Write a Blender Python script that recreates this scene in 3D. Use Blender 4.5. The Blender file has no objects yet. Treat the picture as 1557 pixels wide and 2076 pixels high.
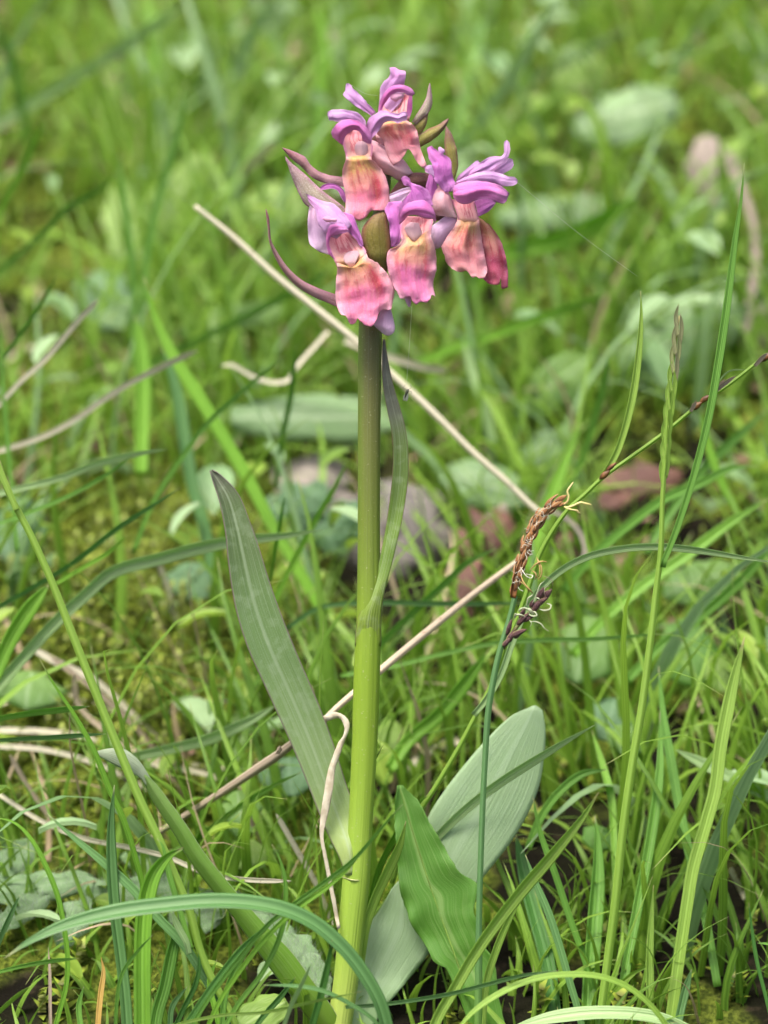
import bpy, math, random
import numpy as np
from mathutils import Vector, noise as mn
random.seed(7); RNG = np.random.default_rng(7)
SC = bpy.context.scene; COL = SC.collection

# ------------------------------------------------------------------ camera, world, sun, exposure
PITCH = math.radians(18); SLOPE = math.radians(13); S0 = 0.6
KPX = 17.3/50/2076                       # metres per pixel of the photograph, per metre of distance
FW = np.array([0, math.cos(PITCH), -math.sin(PITCH)]); UP = np.array([0, math.sin(PITCH), math.cos(PITCH)]); RT = np.array([1., 0, 0])
CAMP = -(S0*FW + (690-778.5)*KPX*S0*RT - (2120-1038)*KPX*S0*UP)      # so that the orchid's foot is the world's origin
cam = bpy.data.objects.new('camera', bpy.data.cameras.new('camera')); COL.objects.link(cam)
cam.location = CAMP; cam.rotation_euler = (math.pi/2-PITCH, 0, 0)
cam.data.sensor_fit = 'VERTICAL'; cam.data.sensor_height = 17.3; cam.data.sensor_width = 13; cam.data.lens = 50
cam.data.clip_start = 0.01; cam.data.clip_end = 100
cam.data.dof.use_dof = True; cam.data.dof.focus_distance = 0.588; cam.data.dof.aperture_fstop = 5.8; cam.data.dof.aperture_blades = 9
SC.camera = cam
SUN_EL, SUN_AZ = math.radians(72), math.radians(-130)                   # azimuth from +Y, clockwise
w = bpy.data.worlds.new('World'); SC.world = w; w.use_nodes = True
nt = w.node_tree; sky = nt.nodes.new('ShaderNodeTexSky'); sky.sky_type = 'NISHITA'; sky.sun_disc = False
sky.sun_elevation = SUN_EL; sky.sun_rotation = SUN_AZ; sky.dust_density = 8; sky.air_density = 0.8; sky.ozone_density = 0.6
bg = nt.nodes['Background']; bg.inputs['Strength'].default_value = 0.095
nt.links.new(sky.outputs[0], bg.inputs['Color'])
sl = bpy.data.lights.new('sun', 'SUN'); sl.energy = 1.5; sl.angle = math.radians(18); sl.color = (1, .95, .86)
so = bpy.data.objects.new('sun', sl); COL.objects.link(so)
sd = Vector((math.sin(SUN_AZ)*math.cos(SUN_EL), math.cos(SUN_AZ)*math.cos(SUN_EL), math.sin(SUN_EL)))
so.rotation_euler = sd.to_track_quat('Z', 'Y').to_euler(); so.location = sd*3
SC.view_settings.view_transform = 'Standard'; SC.view_settings.look = 'None'; SC.view_settings.gamma = 1
SC.view_settings.use_curve_mapping = False; SC.view_settings.exposure = 1.45
SC.cycles.use_denoising = True; SC.cycles.max_bounces = 8; SC.cycles.transparent_max_bounces = 8
SC.cycles.use_adaptive_sampling = True; SC.cycles.adaptive_threshold = 0.01

# ------------------------------------------------------------------ coordinates
def W(px, py, d):                        # point seen at pixel px,py of the photograph, d metres beyond the plane of the orchid
    px = np.asarray(px, float)[..., None]; py = np.asarray(py, float)[..., None]; t = S0+np.asarray(d, float)[..., None]
    return CAMP + t*FW + (px-778.5)*KPX*t*RT - (py-1038)*KPX*t*UP
NG = np.array([0, -math.sin(SLOPE), math.cos(SLOPE)])
def dg(px, py):                          # depth at which the sight line meets the slope
    dr = FW + (px-778.5)*KPX*RT - (py-1038)*KPX*UP
    return -(NG@CAMP)/(NG@dr) - S0
def gz(x, y):                            # ground height
    b = 0.0
    b += 0.010*mn.noise(Vector((x*6, y*6, 1.3))) + 0.004*mn.noise(Vector((x*23, y*23, 4.1)))
    k = min(1, math.hypot(x, y)/0.12)
    return math.tan(SLOPE)*y + b*k
def proj(P):                             # world -> pixel
    q = np.asarray(P)-CAMP; t = q@FW
    return 778.5+(q@RT)/t/KPX, 1038-(q@UP)/t/KPX
def dg_old(py):
    sl_ = math.radians(17); N_ = np.array([0, -math.sin(sl_), math.cos(sl_)]); dr = FW-(py-1038)*KPX*UP; return -(N_@CAMP)/(N_@dr)-S0
def far(py, d): return d+max(0, float(dg(778, py))-dg_old(py)) if d is not None and d > .008 else d
def dp(py): return -0.014*(2120-py)/1950 # the orchid leans a little up the slope

# ------------------------------------------------------------------ materials
class M:
    def __init__(s, name):
        s.m = bpy.data.materials.new(name); s.m.use_nodes = True; s.t = s.m.node_tree; s.t.nodes.clear()
        s.out = s.t.nodes.new('ShaderNodeOutputMaterial')
    def n(s, ty, **k):
        n = s.t.nodes.new('ShaderNode'+ty)
        for a, b in k.items():
            if a in n.inputs.keys() or isinstance(a, int): s.put(n.inputs[a], b)
            else: setattr(n, a, b)
        return n
    def put(s, sock, v):
        if isinstance(v, bpy.types.NodeSocket): s.t.links.new(v, sock)
        elif isinstance(v, (tuple, list)) and sock.type == 'RGBA': sock.default_value = (*v[:3], 1)
        else: sock.default_value = v
    def math(s, op, a, b=0.0, c=0.0, clamp=False):
        n = s.t.nodes.new('ShaderNodeMath'); n.operation = op; n.use_clamp = clamp
        for i, v in enumerate((a, b, c)): s.put(n.inputs[i], v)
        return n.outputs[0]
    def mix(s, f, a, b, mode='MIX'):
        n = s.t.nodes.new('ShaderNodeMix'); n.data_type = 'RGBA'; n.blend_type = mode
        s.put(n.inputs[0], f); s.put(n.inputs[6], a); s.put(n.inputs[7], b); return n.outputs[2]
    def ramp(s, f, stops, ease='EASE'):
        n = s.t.nodes.new('ShaderNodeValToRGB'); n.color_ramp.interpolation = ease; s.put(n.inputs[0], f)
        e = n.color_ramp.elements
        for i, (p, c) in enumerate(stops):
            if i < 2: e[i].position = p
            else: e.new(p)
            e[i].color = (*c, 1) if len(c) == 3 else c
        return n.outputs[0]
    def smooth(s, v, a, b, o0=0., o1=1.):
        n = s.t.nodes.new('ShaderNodeMapRange'); n.interpolation_type = 'SMOOTHSTEP'
        for i, x in enumerate((v, a, b, o0, o1)): s.put(n.inputs[i], x)
        return n.outputs[0]
    def noise(s, vec, scale, det=3, rough=.5):
        n = s.t.nodes.new('ShaderNodeTexNoise'); s.put(n.inputs['Scale'], scale); n.inputs['Detail'].default_value = det
        n.inputs['Roughness'].default_value = rough
        if vec is not None: s.put(n.inputs['Vector'], vec)
        return n.outputs['Fac']
    def uv(s):
        u = s.t.nodes.new('ShaderNodeUVMap'); sep = s.t.nodes.new('ShaderNodeSeparateXYZ'); s.t.links.new(u.outputs[0], sep.inputs[0])
        s.u, s.v, s.uvv = sep.outputs[0], sep.outputs[1], u.outputs[0]; return s.u, s.v
    def scl(s, vec, x, y, z=1):
        n = s.t.nodes.new('ShaderNodeVectorMath'); n.operation = 'MULTIPLY'; s.put(n.inputs[0], vec); n.inputs[1].default_value = (x, y, z); return n.outputs[0]
    def off(s, vec, k):
        n = s.t.nodes.new('ShaderNodeVectorMath'); n.operation = 'ADD'; s.put(n.inputs[0], vec); n.inputs[1].default_value = (k, k*.7, k*1.3); return n.outputs[0]
    def obj(s): return s.t.nodes.new('ShaderNodeTexCoord').outputs['Object']
    def orand(s): return s.t.nodes.new('ShaderNodeObjectInfo').outputs['Random']
    def finish(s, col, rough=.5, bump=None, bstr=.3, bdist=.0002, transl=.3, tcol=None, spec=.5, sheen=0):
        p = s.t.nodes.new('ShaderNodeBsdfPrincipled'); s.put(p.inputs['Base Color'], col); s.put(p.inputs['Roughness'], rough)
        s.put(p.inputs['Specular IOR Level'], spec)
        if sheen: p.inputs['Sheen Weight'].default_value = sheen; p.inputs['Sheen Roughness'].default_value = .5
        if bump is not None:
            b = s.t.nodes.new('ShaderNodeBump'); b.inputs['Strength'].default_value = bstr; b.inputs['Distance'].default_value = bdist
            s.put(b.inputs['Height'], bump); s.t.links.new(b.outputs[0], p.inputs['Normal'])
        o = p.outputs[0]
        if transl:
            t = s.t.nodes.new('ShaderNodeBsdfTranslucent'); s.put(t.inputs['Color'], tcol if tcol is not None else col)
            mx = s.t.nodes.new('ShaderNodeMixShader'); mx.inputs[0].default_value = transl
            s.t.links.new(o, mx.inputs[1]); s.t.links.new(t.outputs[0], mx.inputs[2]); o = mx.outputs[0]
        s.t.links.new(o, s.out.inputs['Surface']); return s.m

def blade_mat(name, c1, c2, tip=None, rib=.25, veins=5, rough=.42, transl=.35, tipat=.06, attr=False, base=None, spots=None, spec=.5, vbump=.5):
    m = M(name); u, v = m.uv(); o = m.obj()
    nz = m.noise(o, 60, 2)
    if attr:
        a = m.n('Attribute', attribute_name='tone').outputs['Fac']; f = m.math('ADD', m.math('MULTIPLY', nz, .4), m.math('MULTIPLY', a, .8), clamp=True)
        f = m.math('SUBTRACT', f, .1, clamp=True)
    else:
        f = m.math('ADD', nz, m.math('MULTIPLY', m.math('SUBTRACT', m.orand(), .5), .7), clamp=True)
    col = m.mix(f, c1, c2)
    wv = m.math('SINE', m.math('MULTIPLY', u, veins*6.2832)); wv = m.math('MULTIPLY_ADD', wv, .5, .5)
    fine = m.noise(m.scl(m.uvv, 40, 3), 1, 3)
    lines = m.math('MULTIPLY', wv, fine)
    col = m.mix(m.math('MULTIPLY', lines, rib*1.2), col, tuple(min(1, x*1.9+.03) for x in c2))
    mid = m.smooth(m.math('ABSOLUTE', m.math('SUBTRACT', u, .5)), .09, .02)
    col = m.mix(m.math('MULTIPLY', mid, rib), col, tuple(min(1, x*1.8+.04) for x in c2))
    if base: col = m.mix(m.smooth(v, .72, 1.0), col, base)
    if tip: col = m.mix(m.smooth(m.math('ADD', v, m.math('MULTIPLY', fine, .02)), tipat, tipat*.3), col, tip)
    if spots: 
        sp = m.smooth(m.noise(o, 900, 2), .66, .72); col = m.mix(m.math('MULTIPLY', sp, .6), col, spots)
    grain = m.noise(m.scl(m.uvv, 30, 260), 1, 2)
    h = m.math('ADD', m.math('MULTIPLY', wv, vbump), m.math('MULTIPLY', grain, .35))
    return m.finish(col, m.math('MULTIPLY_ADD', fine, .2, rough-.1), h, .5, .00025, transl, m.mix(.5, col, tuple(min(1, x*1.5) for x in c2)), spec)

def petal_mat(name, stops, edge=None, edgew=.6, vein=None, veinn=7, veins=.5, streak=None, smask=(.1, .25, .6, .8), stre=(9, 2.2), sth=(.53, .62), blotch=None, grain=.15, transl=.28, rough=.5, sseed=0, sstr=.65):
    if transl > .25: gn_ = lambda c_: 1.0 if c_[1] > c_[2]*1.25 and c_[1] > .3 else 1.3; stops = [(a_, tuple(min(.9, x*gn_(c_)*(1.06 if i_ == 1 else 1)) for i_, x in enumerate(c_))) for a_, c_ in stops]; edge = edge and tuple(min(.9, x*1.12) for x in edge)
    m = M(name); u, v = m.uv(); o = m.obj()
    wob = m.math('MULTIPLY', m.math('SUBTRACT', m.noise(o, 260, 3), .5), .22)
    col = m.ramp(m.math('ADD', v, wob, clamp=True), stops)
    au = m.math('ABSOLUTE', m.math('MULTIPLY_ADD', u, 2, -1))
    if blotch:
        c, bu, bv, br = blotch
        du = m.math('SUBTRACT', u, bu); dv = m.math('SUBTRACT', v, bv)
        r = m.math('SQRT', m.math('ADD', m.math('MULTIPLY', du, m.math('MULTIPLY', du, 4.)), m.math('MULTIPLY', dv, dv)))
        r = m.math('ADD', r, m.math('MULTIPLY', wob, .6))
        col = m.mix(m.smooth(r, br*1.25, br*.2, 0, .95), col, c)
    if vein:
        dist = m.math('MULTIPLY', m.math('SUBTRACT', m.noise(m.scl(m.uvv, 3, 2), 1, 2), .5), .25)
        wv = m.math('ABSOLUTE', m.math('SINE', m.math('MULTIPLY', m.math('ADD', u, dist), veinn*3.1416)))
        ln = m.smooth(wv, .35, .02)
        br = m.noise(m.scl(m.uvv, 6, 5), 1, 3)
        col = m.mix(m.math('MULTIPLY', m.math('MULTIPLY', ln, br), veins), col, vein)
    if edge: col = m.mix(m.smooth(m.math('ADD', au, m.math('MULTIPLY', wob, .8)), edgew, 1.0, 0, .8), col, edge)
    if streak:
        nz = m.noise(m.off(m.scl(m.uvv, stre[0], stre[1]), sseed), 1, 3, .6)
        nz2 = m.noise(o, 700, 2)
        mk = m.smooth(m.math('ADD', nz, m.math('MULTIPLY', m.math('SUBTRACT', nz2, .5), .25)), sth[0], sth[1])
        win = m.math('MULTIPLY', m.smooth(v, smask[0], smask[1]), m.smooth(v, smask[3], smask[2]))
        win = m.math('MULTIPLY', win, m.smooth(au, .85, .45))
        col = m.mix(m.math('MULTIPLY', m.math('MULTIPLY', mk, win), sstr), col, streak)
    g = m.noise(o, 4200, 2); g2 = m.noise(o, 1300, 3); fb = m.noise(m.scl(m.uvv, 30, 2.5), 1, 3)
    col = m.mix(m.math('MULTIPLY', m.smooth(g, .5, .75), grain), col, (.95, .86, .9))
    col = m.mix(m.math('MULTIPLY', m.smooth(fb, .62, .38), .16), col, tuple(x*.75 for x in stops[1][1]))
    h = m.math('ADD', m.math('ADD', m.math('MULTIPLY', g, .6), g2), m.math('MULTIPLY', fb, 1.6))
    return m.finish(col, m.math('MULTIPLY_ADD', g2, .35, rough-.15), h, .6, .00022, transl, m.mix(.35, col, (.9, .5, .6)) if transl > .25 else col, .4, sheen=.1)

# ------------------------------------------------------------------ mesh helpers
def link_mesh(name, V, F, mat, parent=None, origin=None, uv=None, tone=None, smooth=True):
    V = np.asarray(V, float)
    if origin is None: origin = np.array(parent.matrix_world.translation) if parent is not None else V[np.argmin(V@NG)]
    if parent is not None:
        po = np.array(parent['_o']); V = V-po
    else: V = V-np.asarray(origin)
    me = bpy.data.meshes.new(name)
    F = F if isinstance(F, list) else np.asarray(F)
    if isinstance(F, np.ndarray):
        k = F.shape[1]; me.vertices.add(len(V)); me.vertices.foreach_set('co', V.astype(np.float32).ravel())
        me.loops.add(F.size); me.loops.foreach_set('vertex_index', F.astype(np.int32).ravel())
        me.polygons.add(len(F)); me.polygons.foreach_set('loop_start', np.arange(0, F.size, k, dtype=np.int32))
        me.update(calc_edges=True)
    else: me.from_pydata([tuple(v) for v in V], [], F); me.update()
    if uv is not None:
        L = me.uv_layers.new(name='UVMap'); idx = np.empty(len(me.loops), np.int32); me.loops.foreach_get('vertex_index', idx)
        L.data.foreach_set('uv', np.asarray(uv, np.float32)[idx].ravel())
    if tone is not None:
        a = me.attributes.new('tone', 'FLOAT', 'POINT'); a.data.foreach_set('value', np.asarray(tone, np.float32))
    if smooth: me.polygons.foreach_set('use_smooth', np.ones(len(me.polygons), bool))
    me.materials.append(mat)
    o = bpy.data.objects.new(name, me); COL.objects.link(o)
    if parent is not None: o.parent = parent; o['_o'] = tuple(parent['_o'])
    else: o.location = tuple(origin); o['_o'] = tuple(float(x) for x in origin)
    return o
def thing(name, label, cat, at, group=None):
    o = bpy.data.objects.new(name, None); COL.objects.link(o); o.location = tuple(at); o['_o'] = tuple(float(x) for x in at)
    o.empty_display_size = .01
    return tag(o, label, cat, group)
def tag(o, label, cat, group=None, kind=None):
    o['label'] = label; o['category'] = cat
    if group: o['group'] = group
    if kind: o['kind'] = kind
    return o
def cr(P, n, closed=False):              # Catmull-Rom through the points, n samples, spaced by chord length
    P = np.asarray(P, float)
    if len(P) == 2: return P[0]+(P[1]-P[0])*np.linspace(0, 1, n)[:, None]
    seg = np.linalg.norm(np.diff(P[:, :3], axis=0), axis=1)+1e-9; t = np.r_[0, np.cumsum(seg)]
    s = np.linspace(0, t[-1], n); i = np.clip(np.searchsorted(t, s, side='right')-1, 0, len(P)-2)
    tan = np.empty_like(P); tan[1:-1] = (P[2:]-P[:-2])/(t[2:]-t[:-2])[:, None]; tan[0] = (P[1]-P[0])/seg[0]; tan[-1] = (P[-1]-P[-2])/seg[-1]
    h = seg[i]; q = ((s-t[i])/h)[:, None]; h = h[:, None]
    return (2*q**3-3*q**2+1)*P[i]+(q**3-2*q**2+q)*h*tan[i]+(-2*q**3+3*q**2)*P[i+1]+(q**3-q**2)*h*tan[i+1]
def gridF(nv, nu, off=0):
    i, j = np.meshgrid(np.arange(nv-1), np.arange(nu-1), indexing='ij'); a = (i*nu+j).ravel()+off
    return np.c_[a, a+1, a+nu+1, a+nu]
def unit(v): return v/(np.linalg.norm(v, axis=-1, keepdims=True)+1e-12)
def sheet(name, G, mat, parent=None, thk=.00022, **k):    # a grid of points given its thickness, front and back closed by a rim
    nv, nu = G.shape[:2]
    gu = np.gradient(G, axis=1); gv = np.gradient(G, axis=0); N = unit(np.cross(gu, gv))
    if np.mean(N@(-FW)) < 0: N = -N
    u, v = np.meshgrid(np.linspace(0, 1, nu), np.linspace(0, 1, nv))
    uv = np.c_[u.ravel(), v.ravel()]; Fr = G.reshape(-1, 3)
    edge = np.minimum(np.minimum(u, 1-u)*4, np.minimum(v, 1-v)*4).clip(.25, 1)[..., None]
    Bk = (G-N*thk*edge).reshape(-1, 3); n = nv*nu
    F = [gridF(nv, nu), gridF(nv, nu, n)[:, ::-1]]
    ring = np.r_[np.arange(nu), np.arange(1, nv)*nu+nu-1, (nv-1)*nu+np.arange(nu-2, -1, -1), np.arange(nv-2, 0, -1)*nu]
    r2 = np.roll(ring, -1); F.append(np.c_[r2, ring, ring+n, r2+n])
    F = np.vstack(F)
    # keep the winding outward
    a = Fr[F[0]]; 
    if np.cross(a[1]-a[0], a[2]-a[0])@N[0, 0] < 0: F = F[:, ::-1]
    return link_mesh(name, np.vstack([Fr, Bk]), F, mat, parent, uv=np.vstack([uv, uv]), **k)
CR = dict(A=(520, 120, 2.831), B=(620, 120, 5.561), C=(600, 380, 5.19), D=(780, 240, 5.19), E=(980, 940, 5.19), F=(640, 640, 2.965),
          G=(400, 1300, 2.676), H=(0, 1300, 2.595), I=(780, 1300, 2.004), J=(0, 0, 2.224), K=(857, 0, 2.224), L=(0, 650, 2.224), M=(857, 650, 2.224), N=(500, 850, 2.224), P=(0, 0, 1))
def cv(c, x, y): ox, oy, s = CR[c]; return ox+np.asarray(x)/s, oy+np.asarray(y)/s
def petal(name, c, rows, mat, parent, z=0, nu=15, nv=26, ruf=0, rufs=1, thk=.0001, dfun=dp, d0=0, curl=0, side=0, seed=0, pleat=None, bs=None, **k):
    """rows across the petal: (xl,yl,xr,yr,z,b) or ([points],z,b); z = tenths of a millimetre towards the viewer, b = bulge of the middle"""
    isp = name in ('sepal', 'petal', 'hood', 'hood_side'); bs = (.5 if isp else (.8 if name == 'lip' else 1)) if bs is None else bs; pleat = (.9 if isp else 0) if pleat is None else pleat
    R = []; pz = random.random()*6
    for r in rows:
        if isinstance(r[0], list): P = np.array(r[0], float); zz, b = r[1], r[2]; t = r[3] if len(r) > 3 else 0
        else: P = np.array([r[:2], r[2:4]], float); zz = r[4] if len(r) > 4 else 0; b = r[5] if len(r) > 5 else 0; t = r[6] if len(r) > 6 else 0
        X, Y = cv(c, P[:, 0], P[:, 1]); Q = cr(np.c_[X, Y, 0*X], nu)
        u = np.linspace(-1, 1, nu); Q[:, 2] = zz+b*bs*(1-np.abs(u)**1.6)+t*u+(1.8*np.abs(u)**7 if isp or name == 'lip' else 0); R.append(Q)
    R = np.array(R); cl = R.mean(1); 
    out = np.empty((nv, nu, 3))
    for j in range(nu):
        P = R[:, j]; seg = np.linalg.norm(np.diff(cl, axis=0), axis=1)+1e-6; t = np.r_[0, np.cumsum(seg)]
        if len(P) == 2: out[:, j] = P[0]+(P[1]-P[0])*np.linspace(0, 1, nv)[:, None]; continue
        tan = np.empty_like(P); tan[1:-1] = (P[2:]-P[:-2])/(t[2:]-t[:-2])[:, None]; tan[0] = (P[1]-P[0])/seg[0]; tan[-1] = (P[-1]-P[-2])/seg[-1]
        s = np.linspace(0, t[-1], nv); i = np.clip(np.searchsorted(t, s, side='right')-1, 0, len(P)-2)
        h = seg[i][:, None]; q = ((s-t[i])/seg[i])[:, None]
        out[:, j] = (2*q**3-3*q**2+1)*P[i]+(q**3-2*q**2+q)*h*tan[i]+(-2*q**3+3*q**2)*P[i+1]+(q**3-q**2)*h*tan[i+1]
    if pleat:
        uu = np.linspace(0, 1, nu); vv = np.linspace(0, 1, nv)[:, None]
        wd = np.hypot(out[:, -1, 0]-out[:, 0, 0], out[:, -1, 1]-out[:, 0, 1])[:, None]
        out[..., 2] += pleat*np.minimum(1, wd/26)*(np.sin(uu[None]*9.5+pz+vv*2.2)+.6*np.sin(uu[None]*17-pz+vv*3))*np.sin(np.pi*uu)[None]**.5
    if ruf:
        for i in range(nv):
            for j in range(nu):
                e = abs(2*j/(nu-1)-1)**2; e = max(e, (i/(nv-1))**3)
                x, y = out[i, j, :2]
                out[i, j, 2] += (.65 if name == 'lip' else 1)*ruf*(.2+e)*mn.noise(Vector((x*.045*rufs, y*.045*rufs, seed*7.3)))*2+(.5*mn.noise(Vector((x*.2, y*.08, seed))) if name == 'lip' else 0)
                out[i, j, 0] += ruf*(.08 if name == 'lip' else .18)*e*mn.noise(Vector((x*.12, y*.12, seed*3.1+9)))*2
                out[i, j, 1] += (ruf*.12*max(0, e-.5)*mn.noise(Vector((x*.3, y*.3, seed*2.7+4)))*2 if name == 'lip' else 0)+ruf*.18*e*mn.noise(Vector((x*.12, y*.12, seed*5.7+4)))*2
    py = out[..., 1]; d = dfun(py)+d0-(out[..., 2]+z)*1e-4
    return sheet(name, W(out[..., 0], py, d), mat, parent, thk, **k)
def edges(c, A, B, z=0, b=0):            # rows from two edge polylines of equal length
    return [(a[0], a[1], q[0], q[1], z, b) for a, q in zip(A, B)]
def tube(name, P, R, mat, parent=None, seg=10, ribs=0, n=None, flat=None, **k):
    P = np.asarray(P, float); n = n or max(8, len(P)*6); Q = cr(np.c_[P, np.asarray(R, float)[:, None]] if np.ndim(R) else np.c_[P, np.full(len(P), R)], n)
    C, r = Q[:, :3], np.abs(Q[:, 3]); T = unit(np.gradient(C, axis=0)); 
    a = np.cross(T, FW); bad = np.linalg.norm(a, axis=1) < .05; a[bad] = np.cross(T[bad], UP); a = unit(a); b = np.cross(T, a)
    th = np.linspace(0, 2*math.pi, seg+1); rr = 1+ribs*np.cos(th*9)
    G = C[:, None]+r[:, None, None]*rr[None, :, None]*(np.cos(th)[None, :, None]*a[:, None]+np.sin(th)[None, :, None]*b[:, None]*(flat or 1))
    u, v = np.meshgrid(np.linspace(0, 1, seg+1), np.linspace(0, 1, n))
    V = np.vstack([G.reshape(-1, 3), C[:1], C[-1:]]); uv = np.vstack([np.c_[u.ravel(), v.ravel()], [[.5, 0]], [[.5, 1]]])
    F = [tuple(f) for f in gridF(n, seg+1)]; m = n*(seg+1)
    F += [(m, j+1, j) for j in range(seg)] + [(m+1, (n-1)*(seg+1)+j, (n-1)*(seg+1)+j+1) for j in range(seg)]
    return link_mesh(name, V, F, mat, parent, uv=uv, **k)
def ribbon_pts(C, wid, roll, fold, nu):  # leaf surface about a spine: C (n,3), wid (n) full width, roll radians about the spine (n)
    T = unit(np.gradient(C, axis=0)); Vw = unit(CAMP-C); side = unit(np.cross(T, Vw)); nrm = np.cross(side, T)
    c, s = np.cos(roll)[:, None], np.sin(roll)[:, None]; sd = c*side+s*nrm; nn = -s*side+c*nrm
    u = np.linspace(-1, 1, nu)
    return C[:, None]+sd[:, None]*(wid[:, None]*.5*u)[..., None]-nn[:, None]*(wid[:, None]*fold*(1-np.abs(u))[None])[..., None]
def spine(c, pts, d0, d1, n):
    P = np.array(pts, float); X, Y = cv(c, P[:, 0], P[:, 1]); q = cr(np.c_[X, Y, 0*X], n)
    L = np.r_[0, np.cumsum(np.linalg.norm(np.diff(q, axis=0), axis=1))]; L /= L[-1]
    user0, user1 = d0 is not None, d1 is not None
    if d1 is None: d1 = float(dg(q[-1, 0], q[-1, 1]))+.002
    if d0 is None: d0 = d1-.01
    d0 = far(q[0, 1], d0) if user0 else d0; d1 = far(q[-1, 1], d1) if user1 else d1
    d = d0+(d1-d0)*L
    for i in range(n):                   # never let a blade run under the ground before its root
        d[i] = min(d[i], float(dg(q[i, 0], q[i, 1]))+.003*(L[i] > .9)-.004*(L[i] <= .9))
    return W(q[:, 0], q[:, 1], d), L, (S0+d)/S0
def blade(label, pts, wd, mat, d0=-.012, d1=None, c='P', name='grass_shoot', cat='grass blade', group=None, roll=.3, twist=.5, fold=.18, tipl=.35, blunt=0, parent=None, n=40, basew=.8, thk=.00012):
    C, L, sc = spine(c, pts, d0, d1, n)
    prof = np.clip(L/tipl, 0, 1); prof = blunt+(1-blunt)*(1-(1-prof)**2); prof = prof*(1-(1-basew)*L**2)
    prof[0] = max(prof[0]*.5, .04)
    r = roll+twist*np.sin(L*2.4+random.random()*3)*.6
    G = ribbon_pts(C, wd*1e-4*sc*prof/np.maximum(.6, np.cos(r)), r, fold, 7)
    u, v = np.meshgrid(np.linspace(0, 1, 7), L); 
    o = sheet(name, G, mat, parent, thk)
    if parent is None: 
        tag(o, label, cat, group)
    return o

def culm_tube(name, c, pts, wd, mat, d0, d1, parent=None, seg=10, n=40, taper=1., ribs=0):
    C, L, sc = spine(c, pts, d0, d1, n); wd = np.interp(np.linspace(0, 1, n), np.linspace(0, 1, len(wd)), wd) if np.ndim(wd) else np.full(n, wd)
    return tube(name, C, wd*.5e-4*sc, mat, parent, seg, ribs, n)
# ------------------------------------------------------------------ the orchid
MAG, LIL, PAL = (.50, .10, .42), (.56, .27, .62), (.66, .45, .70)
m_hood = petal_mat('hood_petal', [(0, (.62, .18, .50)), (.5, (.56, .13, .44)), (1, (.62, .24, .56))], edge=(.64, .26, .58), edgew=.75, vein=(.42, .05, .30), veinn=6, veins=.5, grain=.12)
m_lil = petal_mat('lilac_petal', [(0, (.58, .25, .56)), (.5, (.56, .29, .61)), (1, (.60, .34, .65))], edge=(.64, .40, .68), edgew=.7, vein=(.45, .14, .48), veinn=5, veins=.5, grain=.18)
m_mag = petal_mat('magenta_petal', [(0, (.56, .17, .52)), (.5, (.52, .14, .50)), (1, (.56, .22, .58))], edge=(.58, .24, .58), edgew=.7, vein=(.40, .07, .36), veinn=5, veins=.5, grain=.15)
m_pale = petal_mat('pale_petal', [(0, (.56, .34, .52)), (.5, (.52, .33, .55)), (1, (.58, .41, .58))], edge=(.60, .46, .64), edgew=.6, vein=(.52, .24, .52), veinn=6, veins=.35, grain=.25)
m_spur = petal_mat('spur_pink', [(0, (.64, .30, .38)), (.6, (.66, .38, .46)), (1, (.70, .52, .60))], edge=(.66, .36, .46), edgew=.6, vein=(.52, .20, .32), veinn=5, veins=.25, grain=.25)
def lip_mat(name, yel, pk, eg, bl, blp, sk=(.66, .07, .13), ystop=.3):
    return petal_mat(name, [(0, yel), (ystop, (yel[0]*.98, yel[1]*.92, yel[2])), (ystop+.17, (.80, .30, .27)), (ystop+.42, pk), (1, (pk[0]*1.02, pk[1]*1.25, pk[2]*1.15))],
                     edge=eg, edgew=.5, streak=sk, smask=(.06, .2, .45, .8), stre=(8, 2.1), sth=(.48, .60), sstr=.65, sseed=len(name)*3.7, blotch=(bl, *blp), vein=(.56, .07, .17), veinn=5, veins=.35, grain=.2, transl=.34)
Y1 = (.83, .52, .22)
m_lip2 = lip_mat('lip_apricot_rose', (.82, .50, .20), (.70, .18, .32), (.80, .42, .54), (.52, .04, .08), (.74, .62, .30), ystop=.30)
m_lip1 = lip_mat('lip_peach_pink', (.84, .56, .24), (.74, .24, .34), (.80, .42, .50), (.60, .10, .16), (.80, .45, .30), ystop=.16)
m_lip5 = lip_mat('lip_rose', (.82, .46, .19), (.68, .17, .36), (.80, .46, .58), (.48, .035, .08), (.74, .42, .30), ystop=.14)
m_lip4 = lip_mat('lip_pink', (.82, .50, .24), (.66, .16, .40), (.78, .42, .58), (.52, .05, .14), (.86, .50, .25), ystop=.2)
m_lip3 = lip_mat('lip_salmon', (.78, .48, .24), (.66, .24, .31), (.72, .36, .46), (.50, .12, .12), (.62, .42, .22), ystop=.24)
m_lip3b = lip_mat('lip_deep_rose', (.76, .40, .24), (.44, .06, .15), (.48, .10, .22), (.36, .02, .07), (.80, .60, .35), ystop=.25)
m_thr = petal_mat('throat', [(0, (.66, .26, .34)), (.5, (.70, .36, .38)), (1, (.82, .50, .26))], edge=(.62, .18, .42), edgew=.75, streak=(.60, .03, .10), smask=(.0, .08, .5, .75), stre=(11, 1.6), sth=(.48, .56), grain=.1)
m_thrd = petal_mat('throat_mouth', [(0, (.68, .42, .50)), (1, (.80, .54, .58))], grain=.1, transl=.2)
m_cap = petal_mat('anther_cap', [(0, (.70, .30, .52)), (1, (.76, .42, .60))], grain=.2, transl=.2)
def bract_mat(name, c0, c1, c2, edge, shine=.2):
    return petal_mat(name, [(0, c0), (.5, c1), (1, c2)], edge=edge, edgew=.55, vein=tuple(x*.45 for x in c1), veinn=5, veins=.75, grain=shine, transl=.2, rough=.38)
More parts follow.
